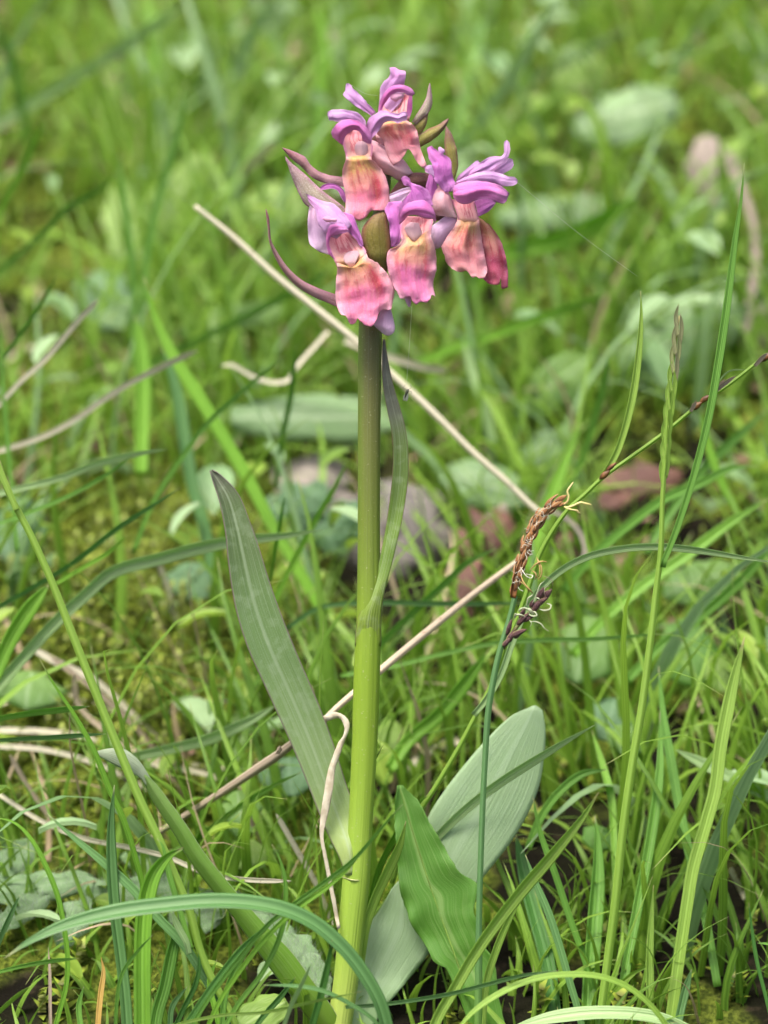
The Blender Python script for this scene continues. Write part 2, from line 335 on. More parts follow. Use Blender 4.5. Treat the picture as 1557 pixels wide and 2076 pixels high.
m_br_p = bract_mat('bract_purple', (.24, .07, .09), (.40, .21, .23), (.46, .25, .31), (.44, .17, .27))
m_br_g = bract_mat('bract_silver_purple', (.42, .22, .30), (.42, .36, .28), (.36, .30, .20), (.48, .22, .34), .35)
m_br_o = bract_mat('bract_olive', (.22, .13, .04), (.22, .19, .035), (.14, .15, .04), (.24, .05, .06), .06)
m_br_y = bract_mat('bract_yellow_green', (.30, .13, .13), (.30, .27, .06), (.26, .28, .05), (.28, .08, .08), .15)
m_br_b = bract_mat('bract_brown', (.15, .05, .04), (.17, .07, .05), (.15, .06, .05), (.22, .06, .08), .06)

foot = W(690, 2120, 0)
orchid = thing('orchid', 'pink and apricot orchid in flower on a tall smooth stem, in the middle', 'orchid', foot)

# stem: green-yellow at the foot, olive and purplish towards the flowers
def stem_material():
    m = M('orchid_stem'); u, v = m.uv(); o = m.obj()
    nz = m.noise(m.scl(m.uvv, 3, 14), 1, 3)
    col = m.ramp(m.math('MULTIPLY_ADD', m.math('SUBTRACT', nz, .5), .10, v), [(0, (.085, .135, .04)), (.20, (.12, .175, .04)), (.36, (.16, .23, .035)), (.58, (.25, .39, .035)), (.85, (.32, .49, .065)), (1, (.46, .58, .13))])
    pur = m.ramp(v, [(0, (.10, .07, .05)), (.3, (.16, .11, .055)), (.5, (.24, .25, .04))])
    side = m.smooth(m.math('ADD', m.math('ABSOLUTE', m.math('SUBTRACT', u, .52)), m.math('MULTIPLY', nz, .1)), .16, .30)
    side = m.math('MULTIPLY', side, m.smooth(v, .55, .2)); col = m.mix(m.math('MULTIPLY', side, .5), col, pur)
    st = m.noise(m.scl(m.uvv, 46, 3), 1, 2); col = m.mix(m.math('MULTIPLY', m.smooth(st, .5, .75), m.smooth(v, .6, .1, 0, .55)), col, (.20, .24, .14))
    g = m.noise(m.scl(m.uvv, 60, 700), 1, 2); sp = m.smooth(m.noise(o, 1400, 1), .70, .74)
    col = m.mix(m.math('MULTIPLY', m.smooth(g, .55, .75), m.smooth(v, .7, .2, .05, .3)), col, (.35, .38, .25))
    col = m.mix(m.math('MULTIPLY', sp, .35), col, (.55, .55, .35))
    return m.finish(col, .42, m.math('ADD', m.math('MULTIPLY', st, 2.4), m.math('MULTIPLY', g, .5)), .4, .0003, .18, m.mix(.5, col, (.4, .55, .08)), .45)
m_stem = stem_material()
SP = [(790, 300, 10), (781, 360, 12), (768, 460, 17), (757, 560, 21), (751, 655, 24), (748, 900, 23), (747.5, 1100, 23), (747, 1255, 25), (744, 1345, 27), (739, 1500, 26.5), (731, 1660, 25), (727, 1720, 26), (721, 1790, 28), (712, 1880, 27), (702, 1980, 26), (688, 2080, 25), (682, 2135, 24)]
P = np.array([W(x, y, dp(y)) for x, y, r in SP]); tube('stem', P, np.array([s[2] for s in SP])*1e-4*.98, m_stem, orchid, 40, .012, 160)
# the ring where the lower sheath ends
ring = [W(690.5+i*6.2, 1776+6*math.sin(i/9*math.pi)+i*.6, dp(1778)-.0028*math.sin(i/9*math.pi)-.0001) for i in range(10)]
m_plain = {}
def plain(name, c, rough=.6, transl=.2, c2=None, sc=200, bump=.3):
    if name in m_plain: return m_plain[name]
    m = M(name); o = m.obj(); f = m.noise(o, sc, 3); col = m.mix(m.smooth(f, .35, .65), c, c2 or tuple(x*.6 for x in c)); 
    m_plain[name] = m.finish(col, rough, m.noise(o, sc*4, 2), bump, .0003, transl); return m_plain[name]
tube('sheath_edge', ring, 1.6e-4, plain('sheath_pale', (.45, .5, .2)), orchid, 6)

def leaf_mat(name, v_stops, ripple=9, grain=.12, rough=.42, transl=.3, mid=.3, edge=None, sheen=(.62, .72, .55), tc=1.5, under=.0):
    m = M(name); u, v = m.uv(); o = m.obj()
    n1 = m.noise(o, 90, 3); col = m.ramp(m.math('MULTIPLY_ADD', m.math('SUBTRACT', n1, .5), .12, v, clamp=True), v_stops)
    fib = m.noise(m.scl(m.uvv, 36, 2.2), 1, 3); wv = m.math('MULTIPLY_ADD', m.math('SINE', m.math('MULTIPLY', u, ripple*6.2832)), .5, .5)
    col = m.mix(m.math('MULTIPLY', m.smooth(fib, .45, .75), .35), col, sheen)
    cell = m.noise(m.scl(m.uvv, 70, 260), 1, 2); col = m.mix(m.math('MULTIPLY', m.smooth(cell, .52, .75), grain), col, sheen)
    blo = m.noise(o, 420, 2); col = m.mix(m.math('MULTIPLY', m.smooth(blo, .5, .7), grain*.7), col, sheen)
    md = m.smooth(m.math('ABSOLUTE', m.math('SUBTRACT', u, .47)), .07, .01); col = m.mix(m.math('MULTIPLY', md, mid), col, sheen)
    if edge:
        au = m.math('ABSOLUTE', m.math('MULTIPLY_ADD', u, 2, -1)); col = m.mix(m.smooth(au, .93, .99, 0, .8), col, edge)
    h = m.math('ADD', m.math('MULTIPLY', wv, .5), m.math('ADD', m.math('MULTIPLY', cell, .45), fib))
    return m.finish(col, m.math('MULTIPLY_ADD', fib, .2, rough-.1), h, .55, .00035, transl, m.mix(.5, col, (.3, .5, .08)), .5)
m_leafL = leaf_mat('orchid_leaf_silvery', [(0, (.13, .14, .10)), (.12, (.11, .18, .06)), (.4, (.15, .26, .085)), (.75, (.24, .36, .14)), (1, (.38, .50, .14))], edge=(.22, .13, .17), grain=.3, mid=.35, ripple=4, sheen=(.44, .55, .38))
m_leafS = leaf_mat('orchid_stem_leaf', [(0, (.16, .15, .15)), (.2, (.17, .18, .14)), (.38, (.13, .22, .04)), (.7, (.18, .32, .03)), (1, (.26, .38, .03))], edge=(.20, .10, .10), grain=.22, mid=.12)
m_leafB = leaf_mat('orchid_leaf_green', [(0, (.17, .30, .07)), (.3, (.15, .31, .04)), (.7, (.16, .34, .03)), (1, (.24, .42, .04))], edge=(.42, .44, .36), grain=.06, mid=.08, ripple=0, sheen=(.38, .54, .20))
m_leafU = leaf_mat('orchid_leaf_underside', [(0, (.42, .52, .34)), (1, (.36, .46, .30))], grain=.3, mid=.1)
m_leafP = leaf_mat('orchid_leaf_pale', [(0, (.36, .53, .29)), (.5, (.38, .55, .31)), (1, (.32, .52, .22))], ripple=0, grain=.2, mid=.35, rough=.38, sheen=(.50, .66, .45))

# stem leaf clasping the stem
A = [(777, 688), (775.5, 712), (776, 775), (786, 835), (795, 880), (797, 930), (794, 980), (785, 1050), (774, 1110), (762, 1165), (744, 1215), (725, 1255), (719, 1310)]
B = [(780, 688), (783, 712), (797, 780), (812, 830), (824, 880), (828, 930), (827, 975), (816, 1050), (805, 1100), (793, 1150), (782, 1190), (774, 1240), (773, 1310)]
Z = [12, 14, 12, 8, 6, 4, 2, 2, 6, 12, 18, 19, 10]
rows = [(a[0], a[1], b[0], b[1], z, -4 if i < 8 else (3 if i < 10 else (7 if i < 11 else 9))) for i, (a, b, z) in enumerate(zip(A, B, Z))]
petal('leaf', 'P', rows, m_leafS, orchid, nu=13, nv=70, thk=.0004)
# long erect leaf on the left
A = [(426, 954), (432, 975), (446, 1020), (458, 1085), (462, 1130), (470, 1190), (482, 1250), (505, 1320), (530, 1375), (562, 1445), (600, 1530), (632, 1610), (660, 1680), (690, 1745), (700, 1775)]
B = [(430, 953), (446, 962), (482, 1000), (508, 1062), (525, 1110), (545, 1175), (568, 1240), (602, 1325), (628, 1385), (655, 1450), (680, 1520), (702, 1590), (722, 1650), (728, 1700), (728, 1772)]
Z = [-30, -28, -22, -15, -10, -6, -3, 0, 0, 0, 0, 2, 8, 16, 18]
rows = [(a[0], a[1], b[0], b[1], z, -10 if i < 13 else 8, -6) for i, (a, b, z) in enumerate(zip(A, B, Z))]
l_ = petal('leaf', 'P', rows, m_leafL, orchid, nu=17, nv=90, thk=.0006); l_['label'] = 'long erect silvery green leaf with a purple tip'
# folded leaf running to the lower left, its tip turned over
A = [(284, 1572), (310, 1625), (352, 1690), (386, 1748), (432, 1808), (474, 1862), (510, 1912), (548, 1965), (590, 2020), (628, 2070), (655, 2110)]
B = [(296, 1566), (333, 1610), (378, 1672), (412, 1725), (460, 1785), (500, 1832), (548, 1885), (592, 1930), (632, 1985), (676, 2045), (700, 2100)]
Z = [60, 66, 70, 70, 66, 60, 54, 48, 40, 24, 6]
rows = [(a[0], a[1], b[0], b[1], z, 9, 4) for a, b, z in zip(A, B, Z)]
lb = petal('leaf', 'P', rows, m_leafB, orchid, nu=15, nv=60, thk=.0009); lb['label'] = 'green keeled leaf leaning to the lower left'
rows = [(190, 1524, 192, 1528, 64, 0), (222, 1517, 205, 1536, 66, 4), (250, 1518, 228, 1549, 68, 6), (272, 1532, 258, 1564, 69, 6), (290, 1552, 282, 1576, 68, 3), (312, 1590, 296, 1592, 66, 0)]
petal('leaf_tip', 'P', rows, m_leafU, lb, nu=9, nv=26, thk=.0005)
# the broad pale leaf behind on the right and the lower pale one
rows = [([(1068, 1436), (1085, 1430), (1100, 1440)], 0, 2), ([(1035, 1452), (1070, 1462), (1106, 1478)], 0, 6), ([(985, 1500), (1045, 1515), (1104, 1525)], 0, 8), ([(940, 1552), (1015, 1570), (1094, 1590)], 0, 8),
        ([(897, 1608), (985, 1640), (1070, 1650)], 0, 8), ([(866, 1660), (950, 1700), (1035, 1708)], 0, 8), ([(850, 1720), (905, 1760), (985, 1772)], 0, 8), ([(820, 1800), (860, 1830), (925, 1850)], 0, 8), ([(770, 1930), (800, 1950), (850, 1960)], 0, 6), ([(690, 2090), (705, 2100), (725, 2100)], 40, 3)]
lp = petal('leaf', 'P', rows, m_leafP, orchid, z=-130, nu=17, nv=60, thk=.0006); lp['label'] = 'broad blunt pale green leaf on the right'
rows = [([(800, 1792), (812, 1785), (822, 1795)], 0, 2), ([(775, 1835), (815, 1840), (850, 1870)], 0, 6), ([(745, 1880), (810, 1885), (878, 1908)], 0, 8), ([(718, 1940), (780, 1945), (850, 1958)], 0, 8), ([(700, 2010), (755, 2015), (800, 2020)], 10, 8), ([(680, 2090), (715, 2095), (745, 2095)], 30, 5)]
petal('leaf', 'P', rows, m_leafP, orchid, z=-60, nu=15, nv=40, thk=.0005, ruf=6, rufs=.4, seed=3)['label'] = 'short pale leaf at the foot on the right'

# --- flowers: each one's own mesh is its throat; lip, hood, sepals and spur are its pieces
def flower(c, thr, z, label=None):
    f = petal('flower', c, thr, m_thr, orchid, z=z, nu=15, nv=20)
    if label: f['label'] = label
    return f
def knob(name, c, x, y, rx, ry, ang, z, mat, par, dz=None):
    X, Y = cv(c, x, y); s = CR[c][2]; n = 14
    th = np.linspace(0, math.pi, n)[:, None]; ph = np.linspace(0, 2*math.pi, n+1)[None]
    a = np.cos(th)*ry/s+0*ph; b = np.sin(th)*np.cos(ph)*rx/s; e = np.sin(th)*np.sin(ph)*(dz or rx)/s
    b = b*(1+.25*np.sin(a*.3)); ca, sa = math.cos(math.radians(ang)), math.sin(math.radians(ang))
    x2 = X+b*ca-a*sa; y2 = Y+b*sa+a*ca; G = W(x2, y2, dp(Y)-(z+e)*1e-4)
    u, v = np.meshgrid(np.linspace(0, 1, n+1), np.linspace(0, 1, n))
    return link_mesh(name, G.reshape(-1, 3), gridF(n, n+1), mat, par, uv=np.c_[u.ravel(), v.ravel()])

# upper left flower
f2 = flower('B', [(500, 800, 600, 800, -18, -6), (435, 850, 640, 850, -14, -8), (424, 920, 660, 910, -8, -8), (425, 990, 750, 960, -4, -7), (445, 1060, 752, 1040, -2, -4), (452, 1125, 742, 1120, 0, 4), (440, 1180, 765, 1170, -14, 4)], 66, 'upper left flower with a long apricot and rose lip')
petal('lip', 'B', [(452, 1085, 745, 1075, -9, 2), (452, 1130, 742, 1120, 2, 8), (425, 1200, 790, 1170, -6, 16), (412, 1290, 852, 1240, -16, 26), (416, 1380, 892, 1310, -20, 30), (440, 1500, 930, 1420, -20, 30), (452, 1600, 945, 1540, -18, 26), (442, 1700, 945, 1640, -14, 22),
      ([(430, 1768), (470, 1745), (520, 1770), (570, 1815), (620, 1818), (690, 1770), (740, 1705), (790, 1700), (860, 1712), (925, 1690)], -10, 16)], m_lip2, f2, z=70, nu=31, nv=44, pleat=2, ruf=5, seed=1)
petal('spur_mouth', 'B', [(590, 925, 660, 925, 2, 2), (560, 960, 695, 965, 4, 5), (550, 1020, 700, 1010, 4, 6), (570, 1080, 690, 1060, 4, 5), (590, 1125, 660, 1110, 3, 3), (610, 1145, 635, 1143, 1, 0)], m_thrd, f2, z=60)  # pale recessed sheet standing for the entrance of the spur
petal('hood', 'B', [(298, 880, 420, 978, -12, 8), (288, 815, 432, 895, -4, 14), (318, 765, 455, 862, 2, 16), (375, 705, 485, 832, 6, 16), (480, 678, 540, 806, 8, 16), (575, 688, 600, 815, 8, 14), (645, 735, 628, 865, 4, 12), (708, 795, 640, 915, -2, 10), (742, 870, 672, 940, -8, 8), (738, 950, 715, 958, -12, 3)], m_hood, f2, z=78, nu=13, nv=36, ruf=3, seed=2)
petal('sepal', 'B', [(668, 800, 600, 800, -6, 3), (672, 700, 575, 760, -4, 6), (610, 620, 545, 725, 0, 8), (540, 588, 490, 700, 4, 8), (430, 566, 420, 690, 6, 8), (340, 568, 350, 708, 6, 6), (285, 574, 300, 692, 4, 4), (250, 598, 262, 690, 2, 2), (245, 625, 252, 660, 0, 0)], m_lil, f2, z=74, nv=30, ruf=3, seed=3)
petal('sepal', 'A', [(365, 738, 362, 750, 0, 0), (385, 720, 392, 748, 2, 1), (418, 712, 420, 742, 3, 2), (452, 718, 448, 745, 3, 3), (485, 735, 470, 760, 2, 3), (508, 770, 485, 792, 0, 3), (515, 825, 505, 822, -4, 0)], m_mag, f2, z=40)
petal('spur', 'B', [(720, 900, 735, 1180, -6, 12), (800, 930, 800, 1250, -8, 20), (900, 990, 880, 1290, -10, 24), (1000, 1080, 960, 1318, -12, 24), (1110, 1140, 1045, 1368, -14, 20), (1200, 1270, 1130, 1330, -16, 8), (1212, 1282, 1200, 1292, -18, 0)], m_spur, f2, z=44, nv=24, thk=.0012)
# topmost flower
f1 = flower('B', [(930, 395, 1150, 392, -16, -4), (868, 450, 1196, 430, -12, -10), (850, 520, 1198, 510, -8, -8), (836, 590, 1188, 600, -4, -6), (850, 660, 1168, 670, 0, -2), (860, 740, 1165, 720, -12, 4)], 52, 'topmost flower under an upright lilac sepal')
petal('lip', 'B', [([(850, 715), (1000, 690), (1150, 690)], -9, 4), ([(825, 770), (1010, 740), (1200, 730)], 4, 14), (800, 835, 1245, 790, -4, 20), (870, 905, 1272, 870, -8, 22), (895, 1000, 1285, 960, -10, 22), ([(920, 1080), (1040, 1050), (1150, 990), (1215, 985), (1308, 1050)], -10, 20),
      ([(972, 1203), (1010, 1185), (1060, 1150), (1110, 1090), (1148, 1025), (1185, 1025), (1210, 1080), (1255, 1165), (1330, 1230), (1368, 1200)], -8, 14)], m_lip1, f1, z=62, nu=31, nv=40, pleat=2, ruf=5, seed=4)
petal('sepal', 'B', [([(942, 98), (1000, 90), (1050, 118), (1118, 132)], 2, 2), ([(952, 150), (1010, 170), (1070, 168), (1128, 165)], 6, 4), (925, 215, 1122, 215, 2, 8), (880, 250, 1112, 270, 0, 10), (842, 320, 1105, 340, -4, 10), (832, 420, 1100, 430, -6, 10), (824, 520, 1040, 520, -6, 6), (815, 600, 960, 600, -6, 3)], m_lil, f1, z=46, nv=34, ruf=3, seed=5)
petal('hood', 'B', [(815, 605, 850, 640, -8, 3), (826, 520, 872, 540, -4, 5), (842, 460, 905, 480, 0, 8), (880, 385, 945, 425, 4, 10), (945, 318, 975, 392, 8, 12), (1010, 292, 1030, 370, 10, 12), (1085, 286, 1080, 374, 10, 12), (1155, 310, 1128, 396, 8, 10), (1205, 345, 1170, 412, 4, 8), (1230, 392, 1202, 416, 0, 3)], m_hood, f1, z=62, nu=13, nv=32, ruf=2, seed=6)
petal('hood_side', 'B', [(1175, 400, 1200, 420, -4, 2), (1150, 470, 1200, 500, -6, 4), (1140, 560, 1196, 580, -8, 4), (1130, 640, 1168, 668, -8, 2)], m_hood, f1, z=58, nu=9)
knob('anther_cap', 'B', 1030, 418, 50, 82, 78, 66, m_cap, f1, 40)
petal('sepal', 'B', [(792, 598, 738, 642, 0, 2), (745, 550, 690, 605, 1, 4), (690, 490, 630, 572, 2, 6), (640, 430, 560, 530, 3, 7), (590, 378, 500, 480, 4, 8), (540, 335, 448, 440, 4, 6), (520, 318, 418, 400, 3, 4), (512, 300, 442, 358, 2, 3), (480, 272, 446, 305, 0, 1), (462, 272, 450, 284, 0, 0)], m_lil, f1, z=36, nv=34, ruf=3, seed=7)
petal('sepal', 'B', [(676, 770, 745, 892, -10, 4), (690, 705, 800, 835, -4, 10), (735, 645, 850, 765, 0, 14), (800, 605, 885, 718, 4, 14), (880, 576, 935, 702, 6, 14), (965, 602, 990, 704, 6, 12), (1045, 612, 1042, 722, 4, 10), (1105, 588, 1095, 700, 2, 8), (1138, 600, 1128, 690, 0, 4), (1148, 640, 1142, 670, -2, 0)], m_lil, f1, z=74, nv=34, ruf=3, seed=8)
petal('spur', 'B', [(780, 840, 800, 920, -10, 6), (860, 780, 860, 960, -8, 8), (915, 790, 905, 960, -8, 4)], m_spur, f1, z=54)
# lower left flower
f5 = flower('C', [(390, 490, 540, 470, -22, -4), (335, 540, 590, 490, -16, -10), (325, 600, 650, 540, -12, -12), (345, 680, 700, 610, -8, -10), (390, 745, 735, 660, -4, -8), (412, 790, 742, 720, 0, -2), (430, 840, 775, 765, -12, 6)], 84, 'lower left flower with a broad rose lip and lilac sepals')
petal('lip', 'C', [([(405, 765), (470, 795), (580, 838), (640, 785), (740, 690)], -8, 2), ([(430, 820), (500, 830), (600, 838), (700, 790), (770, 745)], 0, 10), (432, 890, 868, 800, -8, 20), (422, 970, 935, 880, -16, 30), (418, 1060, 988, 945, -20, 34), (416, 1160, 1036, 1040, -20, 34), (432, 1250, 1030, 1150, -18, 28),
      ([(455, 1310), (510, 1330), (560, 1370), (610, 1380), (650, 1340), (760, 1380), (850, 1300), (900, 1250), (960, 1240), (1020, 1220)], -12, 22),
      ([(480, 1345), (530, 1352), (560, 1425), (590, 1445), (625, 1430), (648, 1378), (700, 1430), (775, 1468), (835, 1420), (885, 1300), (930, 1285), (960, 1295), (1002, 1280)], -8, 18)], m_lip5, f5, z=88, nu=35, nv=46, pleat=2, ruf=6, seed=9)
petal('spur_mouth', 'C', [(560, 670, 640, 665, -2, 2), (512, 705, 668, 695, 1, 2), (500, 760, 650, 740, 4, 3), (525, 800, 630, 790, 6, 2), (560, 840, 610, 838, 2, 0)], m_thrd, f5, z=82)
petal('sepal', 'C', [(85, 60, 120, 80, -6, 0), (150, 85, 130, 140, -4, 4), (205, 110, 165, 185, -2, 6), (290, 145, 205, 240, 0, 12), (385, 165, 215, 310, 2, 18), (450, 215, 240, 390, 4, 24), (500, 270, 290, 460, 4, 26), (545, 320, 345, 510, 2, 24), (590, 400, 430, 540, 0, 16)], m_lil, f5, z=86, nu=19, nv=34, ruf=3, seed=10)
petal('sepal', 'C', [(145, 190, 240, 260, -4, 0), (128, 290, 260, 340, -2, 4), (124, 400, 320, 450, 0, 6), (128, 500, 350, 540, 0, 6), (145, 590, 370, 610, 0, 6), ([(200, 645), (280, 690), (390, 712)], 0, 2)], m_pale, f5, z=58, nv=26, ruf=3, seed=11)
petal('hood', 'C', [(500, 260, 500, 420, -6, 6), (560, 275, 520, 450, -4, 10), (605, 300, 560, 480, -4, 12), (640, 390, 600, 520, -4, 10), (672, 470, 640, 555, -6, 8), (700, 560, 665, 600, -8, 4), (708, 610, 698, 630, -8, 0)], m_mag, f5, z=84, nu=11, nv=28, ruf=2, seed=12)
petal('hood', 'C', [(345, 700, 405, 762, -8, 2), (318, 610, 370, 660, -4, 5), (316, 540, 350, 590, 0, 8), (325, 480, 368, 520, 4, 10), (345, 415, 410, 505, 6, 12), (395, 382, 465, 490, 8, 12), (460, 382, 510, 482, 8, 10), (520, 400, 542, 470, 6, 8), (556, 440, 560, 462, 2, 2)], m_hood, f5, z=94, nu=13, nv=30, ruf=2, seed=13)
knob('anther_cap', 'C', 355, 336, 28, 78, 98, 116, m_cap, f5, 30)
petal('spur', 'C', [(900, 1270, 1000, 1280, -4, 4), (870, 1350, 1020, 1360, -4, 8), (830, 1420, 1038, 1440, -4, 8), (820, 1450, 1042, 1490, -4, 8), (870, 1500, 1030, 1525, -4, 5), ([(930, 1550), (970, 1560), (1005, 1548)], -4, 0)], m_pale, f5, z=66)
# lower middle flower
f4 = flower('C', [(1165, 300, 1420, 310, -16, -4), (1110, 350, 1445, 350, -10, -8), (1100, 420, 1430, 410, -6, -10), (1098, 490, 1425, 470, -4, -8), (1110, 550, 1420, 540, 0, -2), (1090, 610, 1440, 600, -12, 6)], 92, 'lower middle flower under a magenta hood')
petal('lip', 'C', [([(1112, 430), (1120, 450), (1180, 520), (1245, 572), (1310, 510), (1400, 440), (1426, 430)], -6, 2), ([(1120, 545), (1160, 575), (1245, 610), (1330, 570), (1422, 525)], 2, 6), (1065, 618, 1452, 600, -2, 14), (990, 650, 1474, 690, -12, 26), (958, 720, 1478, 790, -16, 32), (960, 820, 1475, 890, -18, 32), (982, 930, 1450, 970, -18, 30), (1028, 1040, 1446, 1045, -16, 26),
      ([(1072, 1120), (1150, 1110), (1210, 1130), (1260, 1160), (1340, 1150), (1400, 1130), (1455, 1100)], -12, 20), ([(1098, 1168), (1135, 1176), (1175, 1150), (1205, 1140), (1222, 1190), (1262, 1232), (1310, 1205), (1370, 1208), (1410, 1180), (1430, 1130), (1466, 1148)], -8, 14)], m_lip4, f4, z=96, nu=33, nv=46, pleat=2.4, ruf=5, seed=14)
petal('spur_mouth', 'C', [(1200, 365, 1290, 372, 2, 3), (1145, 420, 1312, 430, 3, 4), (1160, 480, 1325, 485, 3, 4), (1200, 530, 1290, 530, 3, 3), (1240, 568, 1262, 566, 2, 0)], m_thrd, f4, z=90)
petal('hood', 'C', [(1088, 390, 1150, 340, -8, 5), (1078, 300, 1165, 310, -2, 8), (1112, 225, 1200, 292, 4, 12), (1180, 165, 1255, 292, 8, 16), (1270, 138, 1305, 308, 10, 18), (1350, 135, 1360, 325, 10, 16), (1420, 190, 1415, 335, 6, 12), (1462, 270, 1452, 335, 0, 6), (1475, 350, 1440, 400, -8, 3)], m_hood, f4, z=106, nu=15, nv=34, ruf=3, seed=15)
petal('sepal', 'D', [(170, 640, 200, 700, 4, 2), (200, 606, 225, 710, 6, 5), (255, 625, 262, 722, 6, 6), (285, 680, 275, 780, 4, 10), (370, 705, 220, 830, 2, 14), (450, 755, 180, 880, 0, 18), (490, 830, 160, 930, -2, 16), (510, 920, 155, 980, -4, 10)], m_mag, f4, z=92, nu=15, nv=30, ruf=3, seed=16)
petal('sepal', 'D', [(40, 880, 180, 870, -4, 2), (0, 960, 165, 950, -2, 6), (20, 1020, 160, 1040, 0, 8), (45, 1120, 165, 1130, 0, 8), (58, 1230, 172, 1220, -2, 6), (65, 1300, 150, 1320, -4, 4), (68, 1355, 100, 1350, -6, 0)], m_mag, f4, z=74, nu=11, nv=28, ruf=3, seed=17)
petal('sepal', 'D', [(280, 718, 275, 800, 0, 2), (200, 735, 215, 840, 0, 4), (120, 765, 160, 880, 0, 5), (45, 805, 60, 900, -2, 3)], m_pale, f4, z=64)
petal('spur', 'D', [(215, 1840, 285, 1860, -2, 3), (205, 1880, 280, 1910, -2, 4), (225, 1940, 278, 1950, -2, 3), (248, 1985, 268, 1986, -2, 0)], m_pale, f4, z=72)
# right flower, seen from its side
f3 = flower('D', [(700, 850, 945, 870, -8, 4), (725, 920, 955, 940, -6, 8), (755, 1000, 980, 1020, -4, 10), (770, 1060, 990, 1080, -4, 12), (750, 1120, 1000, 1150, -16, 10)], 64, 'right hand flower seen from its side, petals pointing right')
petal('lip', 'D', [(765, 1040, 988, 1060, -10, 6), (745, 1110, 1000, 1130, -4, 14), (700, 1180, 1010, 1200, -10, 22), (640, 1270, 1022, 1280, -16, 28), (596, 1350, 1038, 1360, -18, 30), (625, 1440, 1055, 1460, -18, 28), (650, 1520, 1076, 1570, -16, 24), ([(690, 1560), (760, 1590), (830, 1590), (890, 1610), (960, 1640), (1020, 1640), (1078, 1620)], -12, 18),
      ([(720, 1580), (790, 1622), (860, 1602), (885, 1632), (925, 1672), (965, 1660), (1000, 1685), (1045, 1682), (1076, 1630)], -8, 12)], m_lip3, f3, z=66, nu=31, nv=42, pleat=2, ruf=6, seed=18)
petal('lip', 'D', [(975, 1030, 1045, 1075, -4, 2), (990, 1090, 1110, 1130, -6, 6), (1010, 1180, 1175, 1210, -10, 10), (1020, 1280, 1225, 1300, -12, 14), (1040, 1400, 1262, 1410, -12, 14), (1060, 1520, 1288, 1530, -12, 12), (1050, 1620, 1298, 1640, -10, 8), ([(1038, 1690), (1090, 1735), (1150, 1758), (1205, 1745), (1215, 1685), (1228, 1690), (1225, 1780), (1255, 1792), (1298, 1770)], -8, 4)], m_lip3b, f3, z=44, nu=25, nv=36, ruf=6, seed=19)['label'] = 'deep rose lip hanging behind'
petal('spur', 'D', [(745, 1020, 770, 1090, -4, 2), (640, 1032, 740, 1180, -6, 8), (560, 1085, 660, 1270, -8, 12), (490, 1150, 600, 1350, -8, 12), (488, 1290, 560, 1368, -8, 6), (500, 1340, 530, 1372, -8, 0)], m_pale, f3, z=50, thk=.001)
petal('ovary', 'D', [(560, 700, 670, 775, -2, 6), (520, 770, 700, 830, -2, 16), (495, 860, 715, 890, -4, 22), (500, 960, 735, 960, -6, 20), (545, 1020, 770, 1050, -8, 8)], m_spur, f3, z=58, thk=.0008)
petal('sepal', 'D', [(446, 310, 490, 288, 0, 0), (448, 350, 545, 335, 2, 4), (470, 430, 600, 370, 4, 8), (498, 480, 690, 430, 4, 12), (485, 520, 705, 500, 4, 14), (490, 590, 710, 580, 2, 14), (540, 670, 730, 650, 0, 10), (600, 740, 745, 700, 0, 6), (640, 780, 700, 770, 0, 0)], m_mag, f3, z=70, nu=15, nv=34, ruf=4, seed=20)
petal('petal', 'D', [(418, 520, 425, 560, 0, 0), (440, 500, 455, 580, 2, 6), (480, 490, 490, 590, 2, 6), (520, 500, 520, 620, 0, 4)], m_lil, f3, z=74, nu=9)
petal('petal', 'D', [(470, 570, 530, 600, 0, 4), (450, 650, 550, 690, 0, 8), (430, 740, 545, 770, -2, 8), (470, 830, 515, 850, -4, 6), (485, 920, 495, 920, -6, 0)], m_mag, f3, z=58, nu=11)
knob('petal', 'D', 592, 338, 32, 42, -30, 58, m_lil, f3, 20)
petal('petal', 'D', [(748, 660, 790, 655, 0, 2), (780, 600, 840, 625, 2, 4), (850, 540, 900, 590, 2, 5), (920, 480, 960, 550, 2, 4), (965, 446, 1000, 500, 0, 3), (985, 442, 1000, 470, 0, 0)], m_lil, f3, z=58, nu=11)
petal('petal', 'D', [(850, 610, 880, 628, 0, 2), (920, 530, 960, 595, 3, 5), (1000, 470, 1050, 570, 4, 8), (1070, 424, 1120, 545, 4, 8), (1150, 394, 1190, 495, 4, 7), (1215, 400, 1250, 460, 3, 5), (1245, 380, 1300, 405, 2, 4), (1258, 335, 1318, 350, 1, 4), (1252, 270, 1316, 290, 0, 3), (1268, 232, 1305, 242, 0, 1), (1282, 228, 1290, 229, 0, 0)], m_lil, f3, z=66, nu=13, nv=36, ruf=3, seed=21)
petal('petal', 'D', [(1090, 555, 1150, 590, 0, 2), (1160, 505, 1215, 596, 0, 4), (1240, 448, 1270, 570, 0, 5), (1300, 418, 1335, 530, 0, 4), (1345, 430, 1358, 490, 0, 1)], m_lil, f3, z=56, nu=11)
petal('petal', 'D', [(738, 672, 760, 700, 0, 2), (800, 640, 840, 685, 2, 6), (880, 605, 920, 672, 4, 10), (990, 566, 1020, 668, 5, 12), (1110, 550, 1140, 685, 5, 12), (1210, 578, 1230, 712, 4, 9), (1300, 608, 1310, 715, 3, 6), (1370, 618, 1362, 705, 2, 4), (1402, 655, 1398, 680, 0, 0)], m_lil, f3, z=78, nu=13, nv=34, ruf=3, seed=22)
